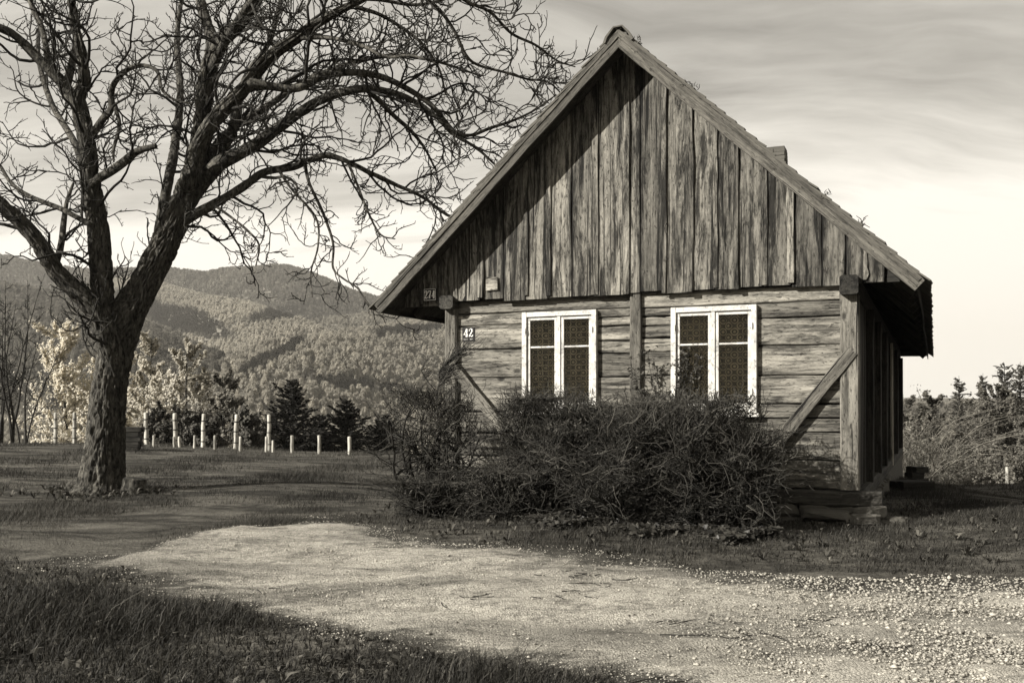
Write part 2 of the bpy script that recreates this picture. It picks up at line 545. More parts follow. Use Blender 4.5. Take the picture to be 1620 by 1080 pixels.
def make_lace():
    """crocheted lace: rows of ringed rosettes with open mesh between them"""
    m, T = new_mat('white_lace')
    tc = T.n('ShaderNodeTexCoord').outputs['Object']
    v = T.mapping(tc, scale=(10.5, 0, 10.5), rot=(0, R(45), 0))
    vo = T.n('ShaderNodeTexVoronoi', {'Vector': v, 'Scale': 1.0, 'Randomness': 0.0})
    d = vo.outputs['Distance']
    ring = T.ramp(T.math('ABSOLUTE', T.math('SUBTRACT', d, 0.40)), (0.06, 1.0), (0.09, 0.0))
    dot = T.ramp(d, (0.14, 1.0), (0.18, 0.0))
    wear = T.ramp(T.noise(tc, 7, 3), (0.3, 0.45), (0.65, 1.0))
    f = T.math('MAXIMUM', T.math('MAXIMUM', ring, dot), 0.13)
    f = T.math('MULTIPLY', f, wear, clamp=True)
    df = T.n('ShaderNodeBsdfDiffuse', {'Color': (0.76, 0.71, 0.61, 1)})
    tr = T.n('ShaderNodeBsdfTransparent')
    mx = T.n('ShaderNodeMixShader', {0: f, 1: tr.outputs[0], 2: df.outputs[0]})
    o = T.n('ShaderNodeOutputMaterial')
    T.t.links.new(mx.outputs[0], o.inputs[0])
    return m


M_GLASS, M_LACE = make_glass(), make_lace()

# ------------------------------------------------------------------ terrain
def fbm(x, y, seed=0, octs=4, f=1.0):
    r = np.random.default_rng(seed)
    z = np.zeros_like(np.asarray(x, float) + np.asarray(y, float))
    amp = 1.0
    for _ in range(octs):
        for _ in range(3):
            a = r.uniform(0, math.pi * 2)
            p = r.uniform(0, 6.28)
            ff = f * r.uniform(0.7, 1.3)
            z = z + amp * np.sin((x * math.cos(a) + y * math.sin(a)) * ff + p) / 3
        amp *= 0.5
        f *= 2.1
    return z


def gz(x, y):
    x = np.asarray(x, float)
    y = np.asarray(y, float)
    z = 0.28 * ss(5, 11, y) + 0.12 * ss(11, 15, y) * ss(0, -5, x) + 0.25 * ss(14, 24, y) * ss(-4, -12, x)
    z = z - 0.46 * ss(6, 10.5, x) * ss(9, 17, y)
    yc = 25.5 - 4.5 * ss(0, 8, x)
    s = np.maximum(0, y - yc)
    z = z - np.where(s < 8, 0.012 * s * s, 0.768 + 0.192 * (s - 8))
    z = np.maximum(z, -9.0 + 0 * s)
    z = z + 0.026 * fbm(x, y, 3, 5, 1.1) * ss(2, 5, y) * ss(60, 30, y)
    return z


def build_ground():
    def axis(inner, step, outer, n):
        a = np.arange(inner[0], inner[1] + 1e-6, step)
        g = np.geomspace(1.0, 1 + outer, n)[1:] - 1
        return np.concatenate([inner[0] - g[::-1], a, inner[1] + g])
    xs = axis((-16, 16), 0.19, 3000, 40)
    ys = axis((0, 32), 0.19, 3000, 40)
    X, Y = np.meshgrid(xs, ys)
    Z = gz(X, Y)
    V = np.stack([X, Y, Z], -1).reshape(-1, 3)
    nx, ny = len(xs), len(ys)
    i = (np.arange(ny - 1)[:, None] * nx + np.arange(nx - 1)[None, :]).ravel()
    q = np.stack([i, i + 1, i + nx + 1, i + nx], -1)
    bare = 0.85 * ss(-0.45, 0.35, lane_mask(X, Y)) * (np.abs(X) < 14) * (Y < 14) * (Y > 1)
    o = link('ground', np_mesh('ground', V, q, None, M_GROUND, True, bare.ravel()))
    tag(o, 'dark grassy meadow ground around the wooden cottage', 'ground', kind='structure')


def lane_mask(x, y):
    """signed field of the gravel lane: > 0 inside; its edges worked out on the ground in metres"""
    x = np.asarray(x, float)
    y = np.asarray(y, float)
    far = np.interp(x, [-9, -4.0, -3.5, -3.3, -3.0, -2.4, -1.8, -1.1, -0.4, 0.5, 1.0, 1.5, 2.4, 4.0, 6, 12], [8.0, 8.2, 8.7, 10.0, 10.7, 10.9, 10.8, 9.8, 9.4, 8.8, 8.35, 7.95, 7.75, 7.75, 7.9, 8.6])
    near = np.interp(x, [-9, -4.4, -3.7, -2.8, -1.85, -1.05, -0.44, 0.04, 0.54, 0.82, 2.2, 12], [9.0, 8.6, 8.35, 7.8, 7.1, 6.6, 6.3, 6.0, 5.65, 5.4, 4.2, 1.0])
    n = 0.20 * fbm(x, y, 11, 4, 2.2) + 0.09 * fbm(x, y, 12, 3, 9.0) + ss(0.5, -2.5, x) * (0.38 * fbm(x, y * 1.8, 14, 4, 2.6) - 0.10)
    # an island of worn turf between the wheel tracks
    isl = 0.95 * np.exp(-((x + 2.35 + 0.5 * (y - 9)) / 1.15) ** 2 - ((y - 9.25 - 0.10 * x - 0.2) / 0.22) ** 2)
    return np.minimum(far - y, y - near) + n - isl


build_ground()


def build_lane():
    st = 0.06
    xs = np.arange(-8, 12, st)
    ys = np.arange(1.5, 12.5, st)
    X, Y = np.meshgrid(xs, ys)
    mk = lane_mask(X, Y)
    wob = 0.012 * fbm(X, Y, 21, 3, 6.0) + 0.006 * fbm(X, Y, 5, 3, 25.0)
    mid = np.interp(X, [-4, -2, 0, 2, 5], [8.9, 8.4, 7.5, 6.7, 6.0])
    rut = np.exp(-((np.abs(Y - mid + 0.1 * fbm(X, Y, 77, 2, 0.8)) - 0.62) / 0.16) ** 2) * 0.022 * ss(0.0, 0.5, mk)
    wob = wob - rut + 0.008 * ss(0.0, 0.5, mk)
    Z = gz(X, Y) + np.clip(mk * 0.05 + 0.014, -0.06, 0.020) + wob * ss(-0.2, 0.1, mk)
    nx, ny = len(xs), len(ys)
    V = np.stack([X, Y, Z], -1).reshape(-1, 3)
    i = (np.arange(ny - 1)[:, None] * nx + np.arange(nx - 1)[None, :])
    keep = (mk[:-1, :-1] > -0.5)
    i = i[keep]
    q = np.stack([i, i + 1, i + nx + 1, i + nx], -1)
    used = np.unique(q)
    re = np.full(nx * ny, -1)
    re[used] = np.arange(len(used))
    o = link('gravel_lane', np_mesh('gravel_lane', V[used], re[q], None, M_GRAVEL, True, ss(-0.55, 0.75, mk).ravel()[used]))
    tag(o, 'pale gravel lane curving past the cottage', 'lane', kind='structure')


build_lane()

# ---- hills
RIDGES = [
    (0.55, [(-700, 380, 1300), (-300, 395, 1300), (-100, 404, 1300), (0, 408, 1300), (130, 428, 1300), (200, 426, 1300), (260, 426, 1300), (330, 434, 1300), (380, 428, 1300), (440, 424, 1300),
            (480, 444, 1300), (540, 462, 1300), (600, 478, 1300), (700, 500, 1350), (850, 535, 1400), (1100, 600, 1500), (1450, 632, 1500), (1700, 634, 1500), (2100, 620, 1500), (2600, 620, 1500)]),
    (0.72, [(200, 445, 1150), (270, 460, 1000), (350, 478, 880), (420, 500, 780), (480, 525, 700)]),
    (0.72, [(-400, 430, 900), (-100, 440, 850), (60, 465, 760), (170, 505, 640), (240, 550, 520), (300, 590, 420)]),
    (0.72, [(770, 500, 800), (660, 515, 700), (570, 532, 600), (480, 555, 500), (400, 595, 420)]),
    (0.72, [(740, 484, 1100), (600, 495, 1000), (530, 510, 900)]),
    (0.30, [(1500, 648, 500), (1650, 646, 480), (2000, 640, 480)]),
]


def ridge_z(x, y, who=False):
    idx = np.zeros(np.shape(x), int) - 1
    z = -9.0 + 0.018 * np.maximum(0, y - 160)
    for ri, (sl, P) in enumerate(RIDGES):
        W = np.array([pix(*p) for p in P])
        best = np.full(x.shape, -1e9)
        for a, b in zip(W[:-1], W[1:]):
            d = b[:2] - a[:2]
            t = np.clip(((x - a[0]) * d[0] + (y - a[1]) * d[1]) / (d @ d), 0, 1)
            dist = np.hypot(x - a[0] - t * d[0], y - a[1] - t * d[1])
            zz = a[2] + t * (b[2] - a[2]) - sl * (np.sqrt(dist ** 2 + 2500) - 50)
            best = np.maximum(best, zz)
        idx = np.where(best > z, ri, idx)
        h = np.clip(0.5 + 0.5 * (best - z) / 9.0, 0, 1)
        z = z * (1 - h) + best * h + 9.0 * h * (1 - h) * 0.5
    if who:
        return idx
    return z + 2.2 * fbm(x, y, 8, 3, 0.02)


def build_hills():
    xs = np.arange(-1500, 2000, 14.0)
    ys = np.concatenate([np.arange(70, 400, 8.0), np.arange(400, 1800, 16.0)])
    X, Y = np.meshgrid(xs, ys)
    Z = ridge_z(X, Y) - 14 * ss(190, 90, Y)
    V = np.stack([X, Y, Z], -1).reshape(-1, 3)
    nx, ny = len(xs), len(ys)
    i = (np.arange(ny - 1)[:, None] * nx + np.arange(nx - 1)[None, :]).ravel()
    q = np.stack([i, i + 1, i + nx + 1, i + nx], -1)
    o = link('hills', np_mesh('hills', V, q, None, M_HILL, True))
    tag(o, 'wooded hills rising behind the meadow', 'hills', kind='structure')
    # the bare spring forest on them: one mass of crowns
    r = np.random.default_rng(4)
    n = 150000
    D = np.sqrt(r.uniform(170 ** 2, 1420 ** 2, n))
    P = r.uniform(-160, 1780, n)
    keep = (P < 770) | (P > 1375)
    D, P = D[keep], P[keep]
    x = (P - CX) / FPX * D
    y = D
    z = ridge_z(x, y) - 14 * ss(190, 90, y)
    N = len(x)
    big = 0.5 + 0.5 * fbm(x, y, 31, 2, 0.012)
    H = r.uniform(2.6, 6.2, N) * (0.85 + 0.25 * big)
    spur_shade = np.array([0.26, 0.80, 0.26, 0.74, 0.52, 0.34, 0.50])[ridge_z(x, y, True)]  # slope shading that parts the spurs, put into crown tone ridge by ridge
    tone = np.clip(spur_shade + 0.14 * fbm(x, y, 17, 3, 0.018) + r.normal(0, 0.13, N), 0.02, 1)
    # hill shadow patches put into the crown tone, laid out as view ellipses
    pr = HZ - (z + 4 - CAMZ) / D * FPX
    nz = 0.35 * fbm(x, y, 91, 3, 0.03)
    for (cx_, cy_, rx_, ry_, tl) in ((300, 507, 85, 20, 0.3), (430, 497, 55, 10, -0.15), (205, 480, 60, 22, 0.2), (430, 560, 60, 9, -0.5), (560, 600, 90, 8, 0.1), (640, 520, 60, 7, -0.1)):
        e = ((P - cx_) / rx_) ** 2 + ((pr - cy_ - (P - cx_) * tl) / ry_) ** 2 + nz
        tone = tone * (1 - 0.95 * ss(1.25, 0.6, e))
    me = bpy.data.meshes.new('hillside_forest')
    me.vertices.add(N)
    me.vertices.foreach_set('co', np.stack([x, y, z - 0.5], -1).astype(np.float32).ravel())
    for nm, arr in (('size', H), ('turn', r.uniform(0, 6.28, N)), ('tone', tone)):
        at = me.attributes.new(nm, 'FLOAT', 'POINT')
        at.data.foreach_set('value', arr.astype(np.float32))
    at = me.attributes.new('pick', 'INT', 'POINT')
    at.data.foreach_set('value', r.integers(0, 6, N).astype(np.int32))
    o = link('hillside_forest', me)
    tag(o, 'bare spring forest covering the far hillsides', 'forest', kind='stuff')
    ng = bpy.data.node_groups.new('forest_scatter', 'GeometryNodeTree')
    ng.interface.new_socket('Geometry', in_out='INPUT', socket_type='NodeSocketGeometry')
    ng.interface.new_socket('Geometry', in_out='OUTPUT', socket_type='NodeSocketGeometry')
    nd = ng.nodes.new
    gi, go = nd('NodeGroupInput'), nd('NodeGroupOutput')
    jn = nd('GeometryNodeJoinGeometry')
    for i in reversed(range(6)):
        pm = crown_proto(i)
        po = bpy.data.objects.new('crown_shape', pm)
        oi = nd('GeometryNodeObjectInfo')
        oi.inputs['Object'].default_value = po
        oi.inputs['As Instance'].default_value = True
        ng.links.new(oi.outputs['Geometry'], jn.inputs[0])
    ip = nd('GeometryNodeInstanceOnPoints')
    ip.inputs['Pick Instance'].default_value = True
    ng.links.new(gi.outputs[0], ip.inputs['Points'])
    ng.links.new(jn.outputs[0], ip.inputs['Instance'])

    def attr(nm, ty):
        a_ = nd('GeometryNodeInputNamedAttribute')
        a_.data_type = ty
        a_.inputs['Name'].default_value = nm
        return a_.outputs['Attribute']
    ng.links.new(attr('pick', 'INT'), ip.inputs['Instance Index'])
    cx = nd('ShaderNodeCombineXYZ')
    ng.links.new(attr('turn', 'FLOAT'), cx.inputs[2])
    ng.links.new(cx.outputs[0], ip.inputs['Rotation'])
    ng.links.new(attr('size', 'FLOAT'), ip.inputs['Scale'])
    ng.links.new(ip.outputs[0], go.inputs[0])
    md = o.modifiers.new('scatter', 'NODES')
    md.node_group = ng


def crown_proto(i):
    """one bare crown of unit height: lumpy sprays of fine twigs round a few boughs"""
    import bmesh
    r = np.random.default_rng(700 + i)
    V, T = [], []
    n = 0
    wid = r.uniform(0.18, 0.28)
    lobes = []
    for k in range(16):
        h = r.uniform(0.30, 0.90)
        rad = wid * math.sin(min(1.0, (1.04 - h) * 1.5) * math.pi * 0.5) ** 0.7
        a = r.uniform(0, 6.28)
        lobes.append((np.array([math.cos(a) * rad * 0.75, math.sin(a) * rad * 0.75, h]), rad * r.uniform(0.22, 0.42) + 0.015))
    for c, rr in lobes:
        bm = bmesh.new()
        bmesh.ops.create_icosphere(bm, subdivisions=1, radius=1.0)
        for v in bm.verts:
            q = v.co * (1.0 + 0.35 * mnoise.noise(v.co * 2.3 + Vector(c) * 9))
            v.co = Vector((q.x * rr, q.y * rr, q.z * rr * 1.35)) + Vector(c)
        bm.verts.index_update()
        V += [tuple(v.co) for v in bm.verts]
        T += [tuple(n + v.index for v in f.verts) for f in bm.faces]
        n += len(bm.verts)
        bm.free()
        for _ in range(80):
            d = r.normal(0, 1, 3) + np.array([0, 0, 0.7])
            d /= np.linalg.norm(d)
            p = c + d * rr * np.array([0.9, 0.9, 1.25])
            s = np.cross(d, r.normal(0, 1, 3))
            s *= 0.010 / np.linalg.norm(s)
            L = r.uniform(0.04, 0.11)
            V += [tuple(p - s), tuple(p + s), tuple(p + d * L + np.array([0, 0, L * 0.4]))]
            T.append((n, n + 1, n + 2))
            n += 3
    for k in range(3):
        a, s = r.uniform(0, 6.28), 0.014
        c = np.array([math.cos(a) * 0.02, math.sin(a) * 0.02])
        V += [(c[0] - s, c[1], 0), (c[0] + s, c[1], 0), (c[0] + s * 0.5, c[1], 0.5), (c[0] - s * 0.5, c[1], 0.5)]
        T += [(n, n + 1, n + 2), (n, n + 2, n + 3)]
        n += 4
    me = bpy.data.meshes.new('crown_shape')
    me.from_pydata(V, [], T)
    me.materials.append(M_FOREST)
    me.polygons.foreach_set('use_smooth', np.ones(len(me.polygons), dtype=bool))
    return me


build_hills()


def build_sky_block_slope():
    """unseen slope added behind the viewer to keep the low sky off the cottage front"""
    az = np.radians(np.linspace(58, 302, 90))
    rr = np.geomspace(70, 900, 26)
    A, Rr = np.meshgrid(az, rr)
    X, Y = np.sin(A) * Rr, np.cos(A) * Rr
    e = np.degrees(A)
    edge = ss(58, 85, e) * ss(302, 275, e)
    Z = (0.30 * Rr * ss(75, 330, Rr) * (0.9 + 0.12 * fbm(X, Y, 23, 3, 0.012)) * ss(900, 420, Rr) * edge) - 4.0
    Z = np.minimum(Z, 215)
    na, nr = len(az), len(rr)
    i = (np.arange(nr - 1)[:, None] * na + np.arange(na - 1)[None, :]).ravel()
    q = np.stack([i, i + na, i + na + 1, i + 1], -1)
    o = link('hills', np_mesh('hills', np.stack([X, Y, Z], -1).reshape(-1, 3), q, None, M_HILL, True))  # an addition out of view, shaped to block low sky
    tag(o, 'added unseen slope behind the viewer, blocking the low sky', 'hills', kind='structure')


build_sky_block_slope()
# ------------------------------------------------------------------ PART2
# ------------------------------------------------------------------ the cottage
HA = math.atan2(-0.391, 0.9205)
P0 = np.array([-0.82, 12.93])
HB = 0.28
house = empty('wooden_cottage', (P0[0], P0[1], HB), HA)
tag(house, 'old weathered timber cottage with steep gable and two white windows', 'cottage')
UC, APEX, SL = 2.43, 5.89, 0.932          # ridge position, ridge height, roof slope
ANG = math.atan(SL)
CA, SA = math.cos(ANG), math.sin(ANG)
LEN = 14.6
HW = 3.26


def roofv(u):
    return APEX - SL * abs(u - UC)


def hw(u, w, v):
    """house coordinates -> world"""
    c, s = math.cos(HA), math.sin(HA)
    return np.array([P0[0] + u * c - w * s, P0[1] + u * s + w * c, v])


def beam(name, parent, p0, p1, wdir, width, thick, mat, segs=4, wob=0.004, ch=0.008, skew0=0.0, skew1=0.0, seed=0, bow=0.0):
    """a timber from p0 to p1; local X = length, Z = width, Y = thickness; edges worn and wavy"""
    rg = np.random.default_rng(seed)
    p0, p1 = np.asarray(p0, float), np.asarray(p1, float)
    X = unit(p1 - p0)
    Z = np.asarray(wdir, float)
    Z = unit(Z - X * (Z @ X))
    Y = np.cross(Z, X)
    L = np.linalg.norm(p1 - p0)
    hwid, ht = width / 2, thick / 2
    ch = min(ch, hwid * 0.6, ht * 0.6)
    pr = [(-ht, -hwid + ch), (-ht, hwid - ch), (-ht + ch, hwid), (ht - ch, hwid), (ht, hwid - ch), (ht, -hwid + ch), (ht - ch, -hwid), (-ht + ch, -hwid)]
    V = []
    for i in range(segs + 1):
        t = i / segs
        a, b, c = rg.normal(0, wob, 3)
        for (y, z) in pr:
            zz = z + (a if z > 0 else b)
            x = (t - 0.5) * L + zz * (skew0 * (1 - t) + skew1 * t)
            V.append((x, y + c * 0.6 + bow * math.sin(t * math.pi), zz))
    F = []
    for i in range(segs):
        for j in range(8):
            F.append((i * 8 + j, i * 8 + (j + 1) % 8, i * 8 + 8 + (j + 1) % 8, i * 8 + 8 + j))
    F.append(tuple(range(7, -1, -1)))
    F.append(tuple(segs * 8 + j for j in range(8)))
    me = bpy.data.meshes.new(name)
    me.from_pydata(V, [], F)
    me.materials.append(mat)
    m = Matrix.Identity(4)
    mid = (p0 + p1) / 2
    for r in range(3):
        m[r][0], m[r][1], m[r][2], m[r][3] = X[r], Y[r], Z[r], mid[r]
    return link(name, me, parent, m)


def hb(name, p0, p1, wdir, width, thick, mat, parent=None, **k):
    p0 = (p0[0], p0[1], p0[2] - HB)
    p1 = (p1[0], p1[1], p1[2] - HB)
    return beam(name, parent or house, p0, p1, wdir, width, thick, mat, **k)


UP, RT, BK = (0, 0, 1), (1, 0, 0), (0, 1, 0)
rg = np.random.default_rng(12)

# ---- gable boards and battens
edges = [-0.62, -0.38, -0.10]
bx = [720, 760, 797, 832, 867, 905, 940, 977, 1013, 1050, 1090, 1130, 1167, 1208, 1252, 1300, 1338, 1368, 1400]


def u_of(px, w=0.0):
    k = (px - CX) / FPX
    c, s = math.cos(HA), math.sin(HA)
    # x = P0x + u c - w s ; d = P0y + u s + w c
    return (k * (P0[1] + w * c) - P0[0] + w * s) / (c - k * s)


edges += [u_of(p, -0.06) for p in bx]
edges = sorted(edges + [])
# one joint sits under the ridge
jn = min(range(len(edges)), key=lambda i: abs(edges[i] - UC))
edges[jn] = UC
PLB = 2.925
for i, (a, b) in enumerate(zip(edges[:-1], edges[1:])):
    mid = (a + b) / 2
    top = roofv(mid) - 0.03
    low = PLB - 0.02 + rg.uniform(-0.02, 0.02) + (0.0 if mid > 0 else -0.03)
    s = SL if mid < UC else -SL
    dw = rg.uniform(-0.008, 0.008)
    if top - low < 0.1:
        continue
    hb('gable_board', (mid, -0.06 + dw, low), (mid, -0.06 + dw, top), RT, b - a - 0.010, 0.026, M_GABLE, segs=6, wob=0.0035, ch=0.004, skew1=s, seed=100 + i)
for i, e in enumerate(edges[1:-1]):
    top = roofv(e) - 0.05
    low = PLB - 0.01 + rg.uniform(-0.03, 0.03)
    if rg.random() < 0.22 or top - low < 0.15:
        continue
    wv = rg.uniform(0.045, 0.095)
    off = rg.uniform(-0.02, 0.02)
    s = 0 if abs(e - UC) < 0.05 else (SL if e < UC else -SL)
    hb('batten', (e + off, -0.084, low), (e + off, -0.084, top), RT, wv, 0.022, M_GABLE, segs=6, wob=0.006, ch=0.005, skew1=s, seed=200 + i)
# a patch nailed over one board
hb('patch_board', (u_of(778, -0.09) - 0.08, -0.088, 3.11), (u_of(778, -0.09) + 0.08, -0.088, 3.11), UP, 0.17, 0.018, M_LOG, segs=2, wob=0.002, seed=3)
# backing of the gable, so that no daylight shows through the joints
gb = np.array([(-0.85, -0.03, 2.80), (UC * 2 + 0.85, -0.03, 2.80), (UC, -0.03, APEX - 0.10), (-0.85, 0.0, 2.80), (UC * 2 + 0.85, 0.0, 2.80), (UC, 0.0, APEX - 0.10)])
gb[:, 2] -= HB
gb[[0, 1, 3, 4], 2] = [roofv(-0.85) - 0.05 - HB] * 4
lowz = 2.90 - HB
gb = np.array([(-0.6, -0.035, lowz), (UC * 2 + 0.6, -0.035, lowz), (UC * 2 + 0.6, -0.035, roofv(-0.6) - 0.06 - HB), (UC, -0.035, APEX - 0.06 - HB), (-0.6, -0.035, roofv(-0.6) - 0.06 - HB)])
gb2 = gb.copy()
gb2[:, 1] = 0.0
me = bpy.data.meshes.new('gable_backing')
me.from_pydata([tuple(p) for p in np.vstack([gb, gb2])], [], [(0, 1, 2, 3, 4), (9, 8, 7, 6, 5)] + [(i, i + 5, (i + 1) % 5 + 5, (i + 1) % 5) for i in range(5)])
me.materials.append(M_DARKWOOD)
link('gable_backing', me, house)

# ---- frame timbers of the front wall
WR = 5.05
hb('corner_post', (4.945, 0.06, 0.63), (4.945, 0.06, 2.80), RT, 0.20, 0.22, M_POST, segs=8, wob=0.004, ch=0.012, seed=1)
hb('corner_post', (0.045, 0.06, 0.63), (0.045, 0.06, 2.82), RT, 0.17, 0.22, M_POST, segs=8, wob=0.005, ch=0.02, seed=2)
hb('wall_post', (2.507, 0.05, 0.63), (2.507, 0.05, 2.92), RT, 0.135, 0.18, M_POST, segs=8, wob=0.004, ch=0.01, seed=3)
hb('brace', (4.98, -0.035, 2.16), (4.17, -0.035, 1.14), (1, 0, 0.8), 0.135, 0.07, M_POST, segs=6, wob=0.004, seed=4)
hb('brace', (0.06, -0.035, 2.10), (0.92, -0.035, 1.12), (1, 0, -0.8), 0.135, 0.07, M_POST, segs=6, wob=0.004, seed=5)
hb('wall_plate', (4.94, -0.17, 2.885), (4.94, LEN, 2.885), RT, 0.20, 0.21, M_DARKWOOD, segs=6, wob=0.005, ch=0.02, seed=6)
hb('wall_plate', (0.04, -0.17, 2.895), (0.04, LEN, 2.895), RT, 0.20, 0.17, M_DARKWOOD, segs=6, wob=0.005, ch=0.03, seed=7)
hb('tie_beam', (-0.05, 0.045, 2.945), (5.05, 0.045, 2.945), UP, 0.05, 0.11, M_DARKWOOD, segs=6, seed=8)
hb('sill_beam', (-0.12, 0.05, 0.535), (5.28, 0.05, 0.535), UP, 0.17, 0.26, M_DARKWOOD, segs=8, wob=0.012, ch=0.03, seed=9)
hb('sill_beam', (4.97, 0.2, 0.52), (4.97, LEN, 0.52), UP, 0.17, 0.24, M_DARKWOOD, segs=8, wob=0.01, ch=0.03, seed=10)

# ---- wall planks, each segment with its own courses
WIN = [(1.042, 2.021, 1.50, 2.735), (2.942, 3.939, 1.48, 2.718)]
pn = [0]


def plank_run(u0, u1, cuts):
    for a, b in zip(cuts[:-1], cuts[1:]):
        pn[0] += 1
        r = np.random.default_rng(500 + pn[0])
        d = r.uniform(-0.008, 0.008)
        hb('wall_plank', (u0, 0.085 + d, (a + b) / 2), (u1, 0.085 + d + r.uniform(-0.004, 0.004), (a + b) / 2 + r.uniform(-0.006, 0.006)), UP, abs(a - b) - 0.013, 0.13, M_LOG,
           segs=max(3, int((u1 - u0) / 0.3)), wob=0.004, ch=0.010, seed=600 + pn[0])


plank_run(0.12, 2.445, [2.92, 2.745])
plank_run(2.57, 4.85, [2.92, 2.728])
plank_run(0.12, 1.06, [2.745, 2.59, 2.29, 1.93, 1.49])
plank_run(2.005, 2.445, [2.745, 2.64, 2.53, 2.355, 2.20, 1.915, 1.49])
plank_run(2.57, 2.96, [2.728, 2.63, 2.52, 2.37, 2.21, 1.93, 1.47])
plank_run(3.92, 4.85, [2.728, 2.56, 2.246, 1.905, 1.578, 1.42])
plank_run(0.12, 2.445, [1.49, 1.22, 0.93, 0.62])
plank_run(2.57, 4.85, [1.42, 1.265, 0.945, 0.622])
plank_run(2.57, 3.92, [1.47, 1.42])
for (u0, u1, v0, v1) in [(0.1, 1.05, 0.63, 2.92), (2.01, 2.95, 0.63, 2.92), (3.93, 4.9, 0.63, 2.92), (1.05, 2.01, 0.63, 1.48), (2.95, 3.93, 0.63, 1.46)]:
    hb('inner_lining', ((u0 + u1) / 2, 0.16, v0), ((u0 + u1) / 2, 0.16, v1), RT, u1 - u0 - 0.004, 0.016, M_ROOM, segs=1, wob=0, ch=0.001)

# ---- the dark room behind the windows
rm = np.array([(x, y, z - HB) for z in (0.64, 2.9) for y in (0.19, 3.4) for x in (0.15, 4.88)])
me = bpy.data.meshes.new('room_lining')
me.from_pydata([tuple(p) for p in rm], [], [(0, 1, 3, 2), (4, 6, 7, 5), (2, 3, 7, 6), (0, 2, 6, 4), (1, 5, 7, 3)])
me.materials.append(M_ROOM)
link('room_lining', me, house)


def boxes_mesh(name, boxes, mat, bev=0.0):
    V, F = [], []
    for (x0, x1, y0, y1, z0, z1) in boxes:
        n = len(V)
        V += [(x, y, z) for z in (z0, z1) for y in (y0, y1) for x in (x0, x1)]
        F += [tuple(n + k for k in f) for f in ((0, 2, 3, 1), (4, 5, 7, 6), (0, 1, 5, 4), (2, 6, 7, 3), (0, 4, 6, 2), (1, 3, 7, 5))]
    me = bpy.data.meshes.new(name)
    me.from_pydata(V, [], F)
    me.materials.append(mat)
    return me


